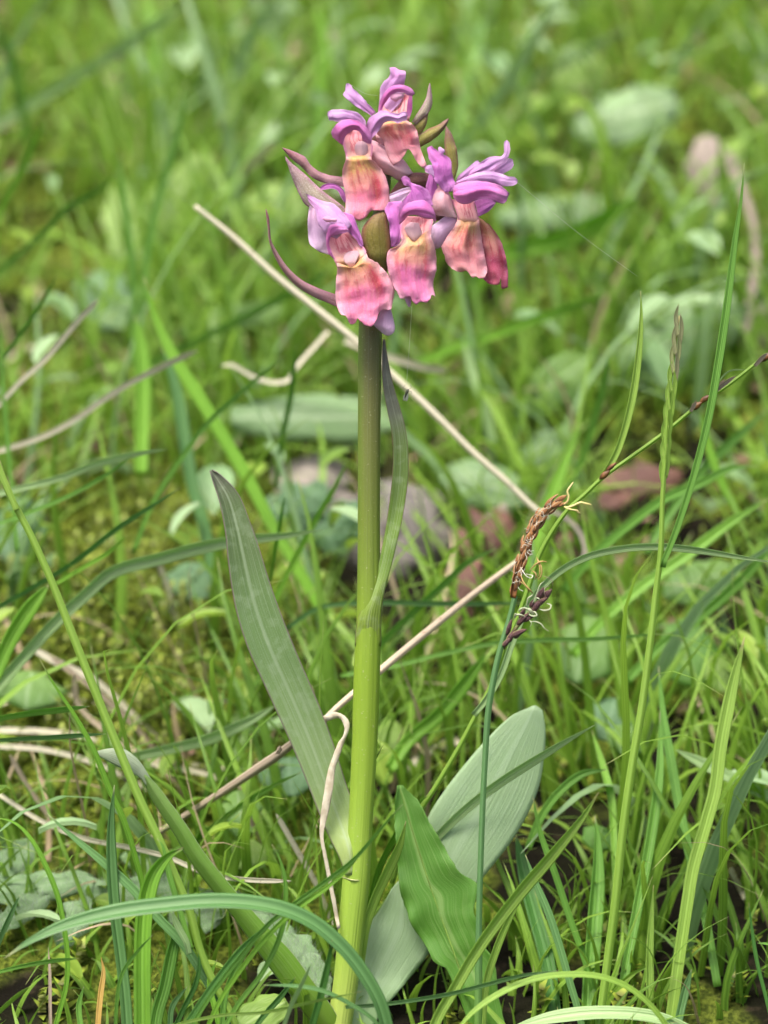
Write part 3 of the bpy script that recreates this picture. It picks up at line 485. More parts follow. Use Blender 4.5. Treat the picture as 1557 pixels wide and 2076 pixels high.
petal('petal', 'D', [(716, 760, 722, 830, -2, 4), (745, 702, 770, 882, 2, 14), (820, 674, 850, 905, 6, 20), (910, 662, 920, 880, 8, 22), (1010, 662, 1010, 845, 8, 20), (1110, 675, 1110, 848, 6, 18), (1200, 700, 1190, 885, 4, 14), (1262, 740, 1250, 895, 2, 8), (1310, 790, 1285, 868, 0, 3)], m_hood, f3, z=88, nu=17, nv=34, ruf=3, seed=23)
petal('petal', 'D', [(944, 872, 985, 1034, -2, 4), (1000, 845, 1030, 1015, 0, 10), (1070, 832, 1085, 985, 0, 10), (1130, 850, 1130, 940, -2, 6), (1172, 880, 1165, 895, -4, 0)], m_mag, f3, z=60, nu=13)
# --- bracts
def bract(c, A, B, mat, z, b=6, d=0, **k):
    n = len(A); zz = z if isinstance(z, (list, tuple)) else [z]*n
    return petal('bract', c, [(a[0], a[1], q[0], q[1], w_, b*math.sin(math.pi*min(1, (i+.6)/n))) for i, (a, q, w_) in enumerate(zip(A, B, zz))], mat, orchid, nv=40, nu=13, thk=.0004, **k)
bract('A', [(149, 507), (190, 520), (240, 540), (278, 560), (305, 598), (345, 635), (405, 662), (500, 678)], [(150, 514), (175, 548), (215, 585), (262, 622), (305, 668), (362, 702), (430, 718), (505, 735)], m_br_p, 30, 6, side=0, ruf=2, seed=31)
bract('A', [(164, 555), (195, 590), (245, 632), (300, 680), (350, 728), (420, 785), (480, 830), (530, 880)], [(168, 575), (190, 640), (215, 710), (245, 775), (275, 830), (320, 860), (400, 890), (510, 930)], m_br_g, 40, 8, ruf=2, seed=32)
bract('A', [(52, 860), (56, 910), (63, 960), (70, 1040), (98, 1120), (150, 1215), (225, 1298), (320, 1360), (400, 1395), (470, 1425)], [(56, 860), (72, 905), (77, 960), (86, 1040), (122, 1110), (185, 1200), (262, 1268), (350, 1312), (420, 1338), (475, 1355)], m_br_p, [70, 70, 68, 64, 60, 56, 50, 44, 36, 30], 6)
bract('A', [(992, 140), (984, 165), (972, 225), (945, 275), (915, 320), (890, 362)], [(997, 138), (1006, 185), (1008, 260), (990, 305), (955, 335), (915, 372)], m_br_g, 30, 6, ruf=2, seed=33)
bract('A', [(985, 310), (960, 325), (930, 350), (900, 375), (890, 400)], [(985, 312), (978, 365), (962, 400), (940, 428), (915, 440)], m_br_y, 26, 5)
bract('A', [(1100, 340), (1078, 352), (1040, 378), (990, 398), (940, 428), (900, 470)], [(1104, 345), (1090, 380), (1050, 432), (1000, 472), (950, 500), (915, 520)], m_br_y, 24, 8, ruf=2, seed=34)
bract('A', [(1084, 386), (1083, 430), (1078, 480), (1084, 540), (1096, 600), (1112, 650), (1128, 695)], [(1090, 386), (1118, 425), (1140, 480), (1153, 540), (1158, 610), (1148, 655), (1134, 696)], m_br_y, 36, 8, ruf=2, seed=35)
bract('A', [(712, 873), (670, 895), (632, 930), (606, 975), (603, 1030), (615, 1080), (640, 1130), (670, 1180), (690, 1230)], [(725, 872), (745, 890), (752, 920), (762, 970), (770, 1030), (772, 1080), (770, 1130), (760, 1180), (750, 1230)], m_br_o, 66, 14, thk=.0004) if False else petal('bract', 'A', [(712, 873, 725, 872, 0, 0), (670, 895, 745, 890, 0, 6), (632, 930, 752, 920, 0, 12), (606, 975, 762, 970, 0, 16), (603, 1030, 770, 1030, 0, 16), (615, 1080, 772, 1080, 0, 14), (635, 1130, 765, 1130, 0, 12), (665, 1180, 755, 1180, -6, 10), (690, 1230, 750, 1230, -12, 8)], m_br_o, orchid, z=66, nu=15, nv=40, thk=.0006)
petal('bract', 'A', [(760, 780, 790, 800, 0, 0), (795, 725, 840, 770, 0, 4), (835, 680, 880, 745, 0, 8), (885, 655, 910, 745, 0, 10), (940, 650, 950, 745, 0, 10), (990, 658, 990, 740, 0, 6)], m_br_b, orchid, z=28)
petal('bract', 'A', [(1010, 890, 1000, 930, 0, 0), (1050, 885, 1060, 925, 0, 4), (1100, 900, 1100, 915, 0, 2)], m_br_b, orchid, z=34)
petal('bract', 'B', [(740, 900, 760, 930, 0, 0), (800, 830, 830, 960, 0, 4), (850, 840, 890, 980, 0, 2)], m_br_b, orchid, z=30)
# ------------------------------------------------------------------ grass blades, straws and leaves one can tell apart
g_bri = blade_mat('blade_bright', (.14, .33, .025), (.22, .45, .045), tip=(.42, .42, .18), rough=.4)
g_mid = blade_mat('blade_green', (.11, .28, .035), (.18, .39, .06), tip=(.38, .40, .20), rough=.4)
g_blu = blade_mat('blade_bluish', (.07, .19, .05), (.13, .28, .085), tip=(.40, .44, .22), rough=.38, rib=.3, veins=3)
g_yel = blade_mat('blade_yellow_green', (.19, .34, .04), (.29, .46, .08), tip=(.45, .42, .18), rough=.42)
g_pal = blade_mat('blade_pale', (.27, .42, .17), (.38, .54, .25), rough=.4, rib=.3)
g_dark = blade_mat('blade_dark', (.06, .19, .03), (.10, .27, .05), tip=(.3, .3, .12), rough=.4)
straw = blade_mat('straw', (.44, .41, .28), (.62, .58, .44), rough=.6, rib=.4, transl=.2, spots=(.25, .15, .08))
straw_p = blade_mat('straw_pink', (.44, .33, .22), (.60, .48, .35), rough=.6, rib=.35, transl=.15, spots=(.25, .13, .07))
straw_d = blade_mat('straw_dark', (.22, .17, .12), (.37, .31, .23), rough=.65, rib=.5, transl=.1, spots=(.10, .06, .04))
FGG = 'grass blades growing at the foot of the orchid'
BGG = 'blurred grass blades behind the orchid'
def B(label, pts, wd, mat, **k):
    k.setdefault('group', FGG); return blade(label, pts, wd, mat, **k)
def C_(name, label, pts, wd, mat, d0, d1, cat='grass stem', group=None, **k):
    return tag(culm_tube(name, 'P', pts, wd, mat, d0, d1, None, **k), label, cat, group)

# --- lower left
t = thing('grass_culm', 'long straight grass stem crossing the left side, cut by the left frame edge', 'grass stem', W(500, 2130, -.02), 'tall grass stems')
culm_tube('stem', 'P', [(-8, 930), (18, 1000), (62, 1085), (105, 1180), (150, 1295), (200, 1420), (245, 1530), (285, 1625), (322, 1702), (352, 1770), (385, 1850), (405, 1925), (430, 1985), (465, 2050), (500, 2130)], [13, 15, 17, 18, 18, 16, 15], g_yel, -.022, -.02, t, seg=12, n=70, ribs=.03)
blade('', [(-30, 880), (0, 955), (22, 1005), (34, 1035)], 14, g_yel, d0=-.024, d1=-.0235, name='sheath', parent=t, roll=.2)
blade('', [(388, 1925), (366, 1850), (345, 1780), (330, 1715), (318, 1700)][::-1], 12, g_mid, d0=-.0235, d1=-.023, name='sheath', parent=t, roll=.2)
B('thin dark blade just left of the long stem, tip at upper left', [(80, 1335), (108, 1385), (150, 1448), (190, 1520), (222, 1600), (252, 1665), (275, 1740), (290, 1800), (300, 1900), (300, 2140)], 12, g_bri, d0=-.014, d1=-.004)
B('upright narrow blade with its yellow tip left of the long stem', [(232, 1592), (226, 1660), (226, 1730), (233, 1840), (245, 1940), (255, 2030), (262, 2160)], 23, g_blu, d0=-.018, d1=-.02, basew=1)
B('bluish blade running diagonally under the long stem', [(94, 1648), (140, 1690), (200, 1740), (262, 1795), (320, 1860), (372, 1915), (420, 1990), (475, 2075), (500, 2150)], 19, g_blu, d0=-.016, d1=-.02)
B('wide ribbed blade bent over at the top, bottom left', [(372, 1718), (340, 1738), (312, 1775), (296, 1830), (290, 1890), (288, 1980), (290, 2150)], 34, g_bri, d0=-.028, d1=-.03, basew=1, tipl=.28, fold=.3)
B('ribbed blade behind the wide bent one at lower left', [(372, 1850), (352, 1920), (335, 2000), (318, 2060), (305, 2160)], 26, g_mid, d0=-.016, d1=-.022, basew=1)
B('curved thin blade near the left edge bending down', [(-20, 1655), (30, 1668), (66, 1705), (95, 1760), (118, 1820), (130, 1880), (137, 1940), (134, 2000), (118, 2060), (95, 2150)], 11, g_bri, d0=-.02, d1=-.02)
B('broad arching blade crossing in front of the orchid foot', [(8, 1943), (60, 1908), (130, 1875), (230, 1848), (330, 1834), (420, 1826), (500, 1828), (575, 1842), (640, 1872), (700, 1925), (745, 1985), (775, 2045), (800, 2160)], 32, g_blu, d0=-.045, d1=-.035, fold=.22, tipl=.3, n=60)
B('short hooked blade in front of the green keeled leaf', [(551, 1712), (566, 1738), (578, 1785), (578, 1850), (565, 1905), (530, 1975), (480, 2040), (430, 2130)], 11, g_mid, d0=-.034, d1=-.03)
B('long thin blade slanting up in front of the orchid stem', [(817, 1630), (770, 1683), (715, 1745), (650, 1795), (590, 1838), (540, 1878), (480, 1950), (420, 2030), (360, 2130)], 10, g_mid, d0=-.04, d1=-.03, n=60)
B('double blade tucked under the slanting thin one', [(738, 1722), (700, 1768), (655, 1805), (605, 1840), (555, 1885), (500, 1950), (440, 2040), (400, 2140)], 11, g_bri, d0=-.038, d1=-.03)
B('dark blade crossing behind the hooked one at lower left', [(572, 1845), (540, 1880), (490, 1925), (430, 2000), (370, 2090), (330, 2160)], 14, g_dark, d0=-.028, d1=-.026)
B('pale tipped thin blade arching low before the orchid foot', [(533, 1997), (590, 1998), (650, 2007), (710, 2035), (760, 2070), (800, 2130)], 9, g_blu, d0=-.042, d1=-.035)
B('short pale blade leaning right below the arching blade', [(632, 1952), (612, 1995), (588, 2045), (560, 2130)], 9, g_pal, d0=-.045, d1=-.038)
B('dark narrow blade standing against the orchid foot', [(674, 1905), (664, 1960), (650, 2020), (632, 2085), (620, 2160)], 15, g_dark, d0=-.038, d1=-.034)
B('small stub of blade at the far left, lower corner', [(40, 1815), (22, 1855), (0, 1905), (-20, 1960)], 11, g_blu, d0=-.02, d1=-.02)
B('green blade lying level at the lower left edge', [(160, 1943), (110, 1948), (50, 1958), (-20, 1975)], 9, g_mid, d0=-.03, d1=-.02)
B('second level blade at the lower left, further down', [(62, 2000), (40, 2015), (0, 2050), (-30, 2080)], 9, g_yel, d0=-.032, d1=-.022)
B('upper one of two level blades at the left edge', [(182, 1432), (120, 1440), (60, 1447), (-20, 1460)], 13, g_mid, d0=-.006, d1=.01)
B('lower one of two level blades at the left edge', [(215, 1488), (150, 1492), (70, 1497), (-20, 1502)], 10, g_blu, d0=-.004, d1=.01)
B('short thin blade curling beside the wide bent one', [(310, 1895), (282, 1925), (250, 1970), (238, 2020), (232, 2140)], 8, g_mid, d0=-.032, d1=-.03)
B('thin blade rising between wide blades to the long stem', [(348, 1848), (362, 1880), (378, 1910), (384, 1935)], 14, g_pal, d0=-.026, d1=-.024)
B('dark thin blade curving down right of the long stem', [(402, 1925), (404, 1960), (395, 2000), (370, 2050), (330, 2140)], 11, g_dark, d0=-.021, d1=-.022)
B('low blade sweeping from lower left to the orchid foot', [(735, 2010), (640, 2030), (540, 2052), (440, 2060), (330, 2090), (260, 2150)], 7, g_yel, d0=-.04, d1=-.03)
B('orange dead blade among the grass at lower left', [(205, 1940), (210, 1970), (205, 2010), (200, 2060), (195, 2150)], 12, blade_mat('blade_orange', (.40, .22, .04), (.45, .33, .06)), d0=-.01, d1=-.02)
B('brown dead stalk at lower left near the orange blade', [(98, 1920), (101, 1970), (102, 2040), (104, 2150)], 7, straw_d, d0=-.012, d1=-.02)
for i, (a, lab) in enumerate([([(520, 1905), (480, 1960), (455, 2030), (450, 2140)], 'thin blade rising left of the green keeled leaf base'), ([(600, 1980), (570, 2020), (520, 2080), (500, 2140)], 'dark thin blade rising under the keeled leaf'), ([(440, 1945), (425, 1990), (440, 2060), (455, 2140)], 'narrow green blade between the long stem and the keeled leaf'), ([(170, 2000), (160, 2040), (165, 2090), (170, 2150)], 'small upright blade at the bottom edge, far left'), ([(380, 2000), (350, 2040), (345, 2080), (340, 2150)], 'narrow blade at the bottom edge beside the ribbed blade')]):
    B(lab, a, 12, [g_mid, g_dark, g_bri, g_mid, g_blu][i], d0=-.02, d1=-.022)

# --- lower right
B('strong yellow green blade rising to the right of the orchid foot', [(1214, 1606), (1180, 1660), (1120, 1735), (1060, 1805), (1005, 1875), (960, 1940), (925, 2000), (885, 2070), (860, 2150)], 25, g_yel, d0=-.03, d1=-.03, fold=.25, n=60)
B('slanting blade laid across the broad pale leaf', [(1206, 1470), (1150, 1502), (1080, 1545), (1010, 1590), (940, 1645), (880, 1705), (830, 1770), (800, 1840)], 19, g_pal, d0=-.004, d1=.01, fold=.25)
B('upright blunt blade right of the yellow green blade', [(1206, 1653), (1212, 1700), (1213, 1780), (1206, 1880), (1196, 2000), (1190, 2120)], 34, g_mid, d0=.01, d1=.004, fold=.3, tipl=.5)
B('thin bluish blade crossing behind the yellow green blade', [(1065, 1732), (1085, 1785), (1112, 1850), (1135, 1920), (1155, 1990), (1175, 2060), (1190, 2140)], 16, g_blu, d0=-.012, d1=-.016)
B('thin dark blade leaning left of the blunt blade', [(1080, 1615), (1096, 1690), (1125, 1770), (1155, 1860), (1190, 1960), (1210, 2040)], 14, g_mid, d0=.008, d1=.008)
B('arching bluish blade low at the right of the foot', [(1370, 2110), (1330, 2050), (1280, 2005), (1220, 1980), (1150, 1975), (1080, 1985), (1010, 2015), (950, 2060), (900, 2130)][::-1], 13, g_yel, d0=-.035, d1=-.03)
B('thin level blade crossing the dark toothed leaf', [(1135, 1967), (1060, 1978), (980, 1998), (900, 2018), (780, 2036), (700, 2042)], 9, g_blu, d0=-.035, d1=-.03)
B('yellow green blade left of the toothed leaf, tip up', [(823, 1665), (812, 1710), (790, 1760), (762, 1820), (742, 1880), (730, 1960)], 20, g_yel, d0=-.006, d1=.0)
B('second blade beside the orchid stem, just right', [(872, 1610), (835, 1640), (800, 1700), (770, 1760), (752, 1830), (740, 1920)], 14, g_bri, d0=.004, d1=.01)
B('short upright blade under the pale leaf tip', [(1060, 1815), (1030, 1870), (1005, 1930), (985, 2000), (975, 2140)], 16, g_yel, d0=-.014, d1=-.016)
B('thin dark blade at the right edge near the bottom', [(1518, 1830), (1524, 1880), (1535, 1950), (1555, 2030), (1575, 2120)], 8, g_dark, d0=-.02, d1=-.02)
B('hook tipped thin blade at the right edge', [(1535, 1912), (1560, 1915), (1590, 1940)], 5, g_mid, d0=-.02, d1=-.018)
B('small spike of blade on the level grass at bottom right', [(1325, 1795), (1322, 1850), (1318, 1930), (1318, 2010), (1318, 2130)], 18, g_yel, d0=.004, d1=-.004, tipl=.6)
B('bluish short blade at bottom right corner', [(1402, 1965), (1390, 2010), (1378, 2060), (1365, 2130)], 18, g_blu, d0=.0, d1=-.004)
B('broad low leaf blade at the bottom right centre', [(1030, 2085), (1120, 2062), (1220, 2052), (1330, 2062), (1420, 2100)], 28, g_pal, d0=-.02, d1=-.02)

# tall culm and its neighbours on the right
t = thing('grass_culm', 'tall grass stem with a narrow flower spike at right', 'grass stem', W(1205, 2150, -.02), 'tall grass stems')
culm_tube('stem', 'P', [(1377, 640), (1366, 720), (1357, 800), (1352, 860), (1349, 930), (1343, 1010), (1340, 1110), (1330, 1200), (1316, 1320), (1300, 1440), (1280, 1560), (1262, 1690), (1246, 1840), (1230, 1960), (1205, 2150)], [4, 6, 9, 10, 12, 14, 16, 17, 18, 18, 18, 17, 17], g_yel, -.016, -.018, t, seg=12, n=90, ribs=.03)
for i in range(17):
    y0 = 640+i*19; x0 = np.interp(y0, [625, 860, 1000], [1379, 1352, 1344]); s = 1 if i % 2 else -1
    blade('', [(x0+s*3+1.5, y0-24), (x0+s*7, y0+2), (x0+s*5, y0+26), (x0+s*1, y0+44)], 9, blade_mat('spikelet_purple', (.20, .17, .13), (.30, .36, .14), rough=.5) if i == 0 else bpy.data.materials['spikelet_purple'] if i < 6 else g_yel, d0=-.0172-.0006*s, d1=-.0167, name='spikelet', parent=t, n=12, tipl=.5)
t2 = blade('long blade rising from the tall stem joint to the upper right', [(1509, 330), (1503, 400), (1490, 490), (1474, 620), (1456, 740), (1436, 850), (1408, 960), (1380, 1050), (1358, 1110), (1347, 1135), (1344, 1150)], 19, g_mid, d0=-.018, d1=-.0172, tipl=.5, basew=.6, n=60, roll=.2, twist=.2)
B('curved pale blade bending right from the sedge', [(1580, 1142), (1500, 1130), (1420, 1117), (1340, 1109), (1270, 1112), (1200, 1126), (1145, 1152), (1100, 1190), (1065, 1240), (1040, 1300), (1015, 1370), (985, 1420), (960, 1450)], 15, g_pal, d0=-.006, d1=-.004, fold=.25, n=70, twist=.2, group=None, tipl=.3)
# thin culm with the side blade
t = thing('grass_culm', 'thin arching stem with jointed side blade, running to the right edge', 'grass stem', W(840, 1790, .02), 'tall grass stems')
culm_tube('stem', 'P', [(1590, 700), (1545, 728), (1480, 778), (1420, 818), (1350, 875), (1280, 926), (1222, 968), (1185, 1003), (1150, 1035), (1115, 1085), (1092, 1130), (1072, 1190), (1050, 1250), (1022, 1315), (1000, 1380), (965, 1450), (925, 1525), (880, 1600), (850, 1645), (820, 1700), (795, 1790)], [6, 7, 8, 8, 9, 10, 10, 10, 10, 11, 11], g_yel, -.012, .008, t, seg=10, n=110)
blade('', [(1299, 590), (1300, 650), (1294, 730), (1284, 800), (1270, 860), (1252, 915), (1236, 945), (1224, 965)], 17, g_yel, d0=-.012, d1=-.0105, name='side_blade', parent=t, roll=.3, twist=.1, fold=.3, basew=.7, tipl=.6)
m_node = plain('joint_brown', (.22, .10, .03), .5, .1, (.09, .035, .015), 900)
for (x, y, r, a) in [(1222, 966, 5.5, 50), (1408, 826, 6, 54), (1425, 812, 5, 54), (1546, 728, 6, 58), (1235, 950, 4, 50)]:
    c = W(x, y, -.0105 if x < 1300 else -.0115); e = W(x+math.sin(math.radians(a))*9, y-math.cos(math.radians(a))*9, -.0108 if x < 1300 else -.0118)
    tube('joint', [c-(e-c), c, e, c+2*(e-c)], np.array([1, r*1.05, r, 1.5])*1e-4, m_node, t, 8, n=10)
for (x0, y0, x1, y1, w_) in [(1492, 762, 1445, 798, 9), (1470, 768, 1448, 795, 6), (1412, 812, 1400, 835, 8), (1557, 715, 1530, 742, 9)]:
    blade('', [(x0, y0), ((x0+x1)/2+2, (y0+y1)/2-3), (x1, y1)], w_, straw_d, d0=-.0135, d1=-.013, name='spikelet', parent=t, n=10, tipl=.5)
blade('', [(1512, 750), (1480, 752), (1460, 770), (1448, 792)], 3, g_pal, d0=-.0135, d1=-.013, name='bristle', parent=t, n=14)
# --- the sedge: bluish stem with the brown male spike and the dark female spike
sedge = thing('sedge', 'bluish green sedge stem with brown drooping catkin spike, right of the orchid', 'sedge', W(968, 2150, -.02))
dS = -.016
culm_tube('stem', 'P', [(1044, 1208), (1034, 1250), (1022, 1290), (1008, 1340), (997, 1395), (989, 1450), (983, 1540), (978, 1640), (974, 1750), (971, 1860), (970, 1980), (968, 2150)], [11, 12, 13, 13, 12, 12, 12, 12, 13, 15, 16, 16], blade_mat('sedge_stem', (.075, .19, .065), (.12, .26, .09), rough=.4, rib=.2, base=(.16, .32, .05)), dS, dS-.004, sedge, seg=12, n=80, ribs=.04)
AX = np.array([(1041, 1212), (1049, 1170), (1061, 1125), (1075, 1085), (1096, 1048), (1118, 1025), (1143, 1012)], float); axq = cr(np.c_[AX, np.zeros(7)], 120)
RAD = np.interp(np.linspace(0, 1, 120), [0, .12, .4, .7, .93, 1], [5.5, 8, 10, 12, 10, 4])
m_scale = petal_mat('scale_brown', [(0, (.20, .075, .02)), (.5, (.32, .13, .035)), (1, (.50, .27, .10))], edge=(.60, .45, .26), edgew=.72, vein=(.13, .05, .02), veinn=2, veins=.6, grain=.1, transl=.15)
m_dark = petal_mat('scale_dark', [(0, (.10, .045, .03)), (.5, (.07, .022, .028)), (1, (.13, .06, .05))], edge=(.30, .24, .10), edgew=.75, vein=(.25, .28, .10), veinn=1, veins=.7, grain=.08, transl=.1)
def Wd(x, y, z): return W(x, y, dS-z*1e-4)
core = [Wd(*axq[i, :2], 0) for i in range(0, 120, 8)]
tube('spike_axis', core, RAD[::8]*.72e-4, m_scale, sedge, 12)
def scale_leaf(name, c0, dirv, nrm, L, w_, mat, parent, cup=.45, lift=.15):
    side = np.cross(dirv, nrm); v = np.linspace(0, 1, 9); u = np.linspace(-1, 1, 7)
    pr = np.sin(np.pi*np.clip(v*.92+.06, 0, 1)**.8)**.75*(1-.1*v); G = c0+(v*L)[:, None, None]*dirv+(pr[:, None]*w_*.5*u[None])[..., None]*side+((1-u[None]**2)*pr[:, None]*w_*cup+ (v*L*lift)[:, None])[..., None]*nrm
    uu, vv = np.meshgrid(np.linspace(0, 1, 7), v)
    return sheet(name, G, mat, parent, 6e-5)
k = 0
for i in range(46):
    s = .02+.95*i/46; j = int(s*119); ax = Wd(*axq[j, :2], 0); T = unit(Wd(*axq[min(119, j+3), :2], 0)-Wd(*axq[max(0, j-3), :2], 0))
    ph = i*2.4; a = unit(np.cross(T, FW)); b = np.cross(a, T); nr = math.cos(ph)*a+math.sin(ph)*b
    if nr@FW > .55: continue
    scale_leaf('scale', ax+nr*RAD[j]*.66e-4, T, nr, random.uniform(22, 29)*1e-4, random.uniform(10, 12.5)*1e-4, m_scale, sedge)
m_fil = plain('filament_white', (.72, .72, .62), .5, .3, (.6, .6, .5)); m_anth = plain('anther_yellow', (.74, .66, .26), .6, .2, (.66, .55, .25), 800); m_anth2 = plain('anther_ochre', (.50, .34, .12), .6, .2)
def thread(name, c, pts, r, mat, parent, z=14, dz=0, n=None):
    X = [cv(c, x, y) for x, y in pts]; m = len(X)
    return tube(name, [Wd(x, y, z+dz*math.sin(i/(m-1)*3)) for i, (x, y) in enumerate(X)], np.array([r*(.5 if i in (0, m-1) else 1) for i in range(m)])*1e-4, mat, parent, 7, n=max(12, m*6))
for pts, r in [([(845, 430), (880, 405), (898, 350), (885, 290), (915, 240), (945, 195)], 2.0), ([(850, 450), (890, 460), (950, 440), (1020, 410), (1075, 420), (1135, 432)], 2.2), ([(850, 455), (880, 470), (930, 485), (985, 495), (1000, 515), (1020, 520)], 1.8)]: thread('anther', 'E', pts, r, m_anth, sedge, 8, 6)
for pts, r in [([(390, 1090), (420, 1140), (450, 1180), (500, 1205), (520, 1180), (450, 1160)], 1), ([(560, 990), (600, 1060), (615, 1130), (600, 1190), (570, 1222)], 1.4), ([(560, 985), (590, 1080), (590, 1160), (565, 1205)], 1.3), ([(490, 1120), (550, 1060), (610, 1030), (665, 1035)], 1.6),
               ([(510, 1125), (545, 1150), (555, 1190), (540, 1220)], 1.5), ([(390, 1170), (430, 1260), (490, 1330), (520, 1365)], 1.6), ([(385, 1240), (450, 1290), (480, 1360)], 1.3)]: thread('anther', 'E', pts, r, m_anth2 if r > 1.2 else m_fil, sedge, 16, 8)
for i in range(34):
    s = .1+.85*random.random(); j = int(s*119); x, y = axq[j, :2]; side = random.choice([-1, 1, 1]); R0 = RAD[j]*random.uniform(-.6, 1)*side
    T = axq[min(119, j+2), :2]-axq[max(0, j-2), :2]; T = T/np.linalg.norm(T); nn = np.array([-T[1], T[0]])
    p = np.array([x, y])-nn*R0*-1; pts = [p]; a = random.uniform(0, 6.28)
    for q in range(4): a += random.uniform(-1.3, 1.3); pts.append(pts[-1]+3.6*np.array([math.cos(a), math.sin(a)]))
    z0 = math.sqrt(max(0, RAD[j]**2-R0**2))+2
    tube('filament', [Wd(q[0], q[1], z0+1.5*ii) for ii, q in enumerate(pts)], .5e-4, m_fil, sedge, 5, n=14)
# sheath at the foot of the spike
blade('', [(1058, 1130), (1052, 1155), (1044, 1185), (1040, 1212)], 15, plain('sheath_brown', (.30, .13, .035), .45, .15, (.16, .06, .02), 500), d0=dS-.0012, d1=dS-.001, name='sheath', parent=sedge, n=14, tipl=.6, fold=.35)
# female spike
m_stig = plain('stigma_pale', (.55, .60, .42), .6, .3, (.40, .45, .28), 900)
FEM = [(268, 1850, 22, 40, 118), (262, 1760, 20, 30, 150), (330, 1795, 62, 38, 160), (350, 1810, 48, 34, 120), (385, 1660, 40, 36, 150), (400, 1600, 30, 30, 110), (440, 1640, 62, 34, 120), (540, 1530, 40, 40, 150), (560, 1480, 52, 40, 150), (590, 1400, 28, 38, 130), (620, 1390, 48, 32, 120), (660, 1400, 40, 34, 120), (500, 1490, 20, 30, 80), (610, 1450, 60, 30, 110), (225, 1900, 35, 34, 100)]
for i, (x, y, ang, w_, L) in enumerate(FEM):
    X, Y = cv('E', x, y); a = math.radians(ang); dv = unit(Wd(X+math.sin(a)*10, Y-math.cos(a)*10, 1)-Wd(X, Y, 0)); nr = unit(-FW+.4*np.cross(dv, FW)*(1 if i % 2 else -1)); nr = unit(nr-dv*(nr@dv))
    scale_leaf('utricle', Wd(X, Y, 8+(i*7) % 5)-dv*L*.5/5.19*1e-4*.6, dv, nr, L/5.19*1e-4*1.15, w_*1.9/5.19*1e-4, m_dark, sedge, cup=.5)
cX = [Wd(*cv('E', x, y), 2) for x, y in [(205, 1950), (290, 1800), (420, 1640), (560, 1480), (680, 1340)]]
tube('spike_axis', cX, 3.6e-4, plain('spike_green', (.22, .26, .08), .6, .1, (.12, .10, .04), 900), sedge, 8)
for pts, r in [([(455, 1500), (470, 1420), (510, 1390), (525, 1385)], 2.2), ([(370, 1560), (390, 1530), (440, 1520), (500, 1560), (520, 1600)], 2.6), ([(330, 1620), (350, 1590), (390, 1590), (460, 1620)], 2.4), ([(325, 1640), (335, 1580), (370, 1600)], 2), ([(590, 1530), (640, 1545), (700, 1530), (710, 1490), (670, 1470)], 2.4),
               ([(500, 1500), (545, 1410), (575, 1330), (600, 1270), (640, 1240)], 1.3), ([(620, 1180), (680, 1200), (725, 1240), (732, 1290)], .8), ([(500, 1660), (560, 1665), (610, 1690), (640, 1730), (690, 1765)], 1.7), ([(470, 1560), (500, 1600), (560, 1600), (540, 1560), (480, 1570)], 2.3), ([(540, 1410), (580, 1420), (600, 1450)], 2.2), ([(440, 1520), (500, 1540), (540, 1600)], 2.2),
               ([(690, 1290), (655, 1300), (640, 1350), (655, 1400)], 1.0), ([(480, 1640), (505, 1680), (490, 1720)], 1.2)]: thread('stigma', 'E', pts, r*.72, m_stig if r > 1.1 else straw_d, sedge, 16, 6)
# ------------------------------------------------------------------ straws
t = thing('straw', 'long pale straw running down from upper left to the brown catkin', 'straw', W(1175, 1110, .05))
culm_tube('stalk', 'P', [(395, 418), (470, 478), (560, 560), (640, 625), (720, 690), (805, 768), (880, 838), (960, 918), (1020, 970), (1080, 1028), (1112, 1052)], [9, 12, 13, 14, 13, 14, 13, 13, 12], straw, .035, .052, t, seg=10, n=60)
t = thing('straw', 'pinkish dry stalk passing behind the orchid stem with a split fold beside it', 'straw', W(200, 1800, .03))
culm_tube('stalk', 'P', [(1075, 1120), (1020, 1160), (960, 1205), (900, 1253), (840, 1302), (780, 1352), (720, 1403), (682, 1436), (655, 1462)], [11, 13, 14, 15, 15, 14, 12], straw_p, .012, .006, t, seg=10, n=50)
culm_tube('stalk', 'P', [(660, 1458), (620, 1487), (580, 1518), (562, 1532), (520, 1560), (460, 1600), (390, 1645), (320, 1690), (250, 1745), (200, 1800)], [13, 16, 20, 17, 15, 13, 12, 11, 9], straw_d, .006, .04, t, seg=10, n=50)
petal('torn_sheath', 'P', [(655, 1452, 664, 1462, 0, 2), (678, 1443, 686, 1456, 2, 2), (693, 1447, 692, 1460, 2, 2), (708, 1462, 698, 1474, 2, 3), (708, 1480, 696, 1490, 2, 3), (700, 1500, 686, 1505, 2, 3), (690, 1530, 674, 1535, 2, 3), (680, 1560, 664, 1565, 2, 3), (675, 1600, 657, 1605, 2, 2), (668, 1640, 651, 1645, 2, 2), (656, 1692, 648, 1690, 2, 0), (664, 1740, 657, 1745, 0, 1), (676, 1800, 668, 1805, -4, 1), (690, 1880, 684, 1885, -8, 1)], plain('straw_white', (.66, .61, .48), .6, .25, (.54, .47, .34), 500), t, z=20, nu=7, nv=60, ruf=2, seed=40, dfun=lambda py: -.004+0*py)
petal('bract', 'P', [(572, 1520, 566, 1530, 0, 0), (568, 1512, 560, 1528, 2, 2), (562, 1516, 556, 1536, 2, 1)], straw_d, t, z=-30, nv=8, dfun=lambda py: 0*py)
SG = 'dry straws lying in the grass'
def ST(label, pts, wd, mat=None, d0=None, d1=None, **k):
    k.setdefault('tipl', .08); k.setdefault('basew', .9); wd = wd*.82
    return blade(label, pts, wd, mat or straw, d0=d0, d1=d1, name='straw', cat='straw', group=SG, **k)
ST('pale straw lying across the left, below the thin one, upper half', [(403, 710), (340, 738), (280, 768), (225, 800), (150, 852), (80, 888), (-20, 920)], 14, d0=.05, d1=.06)
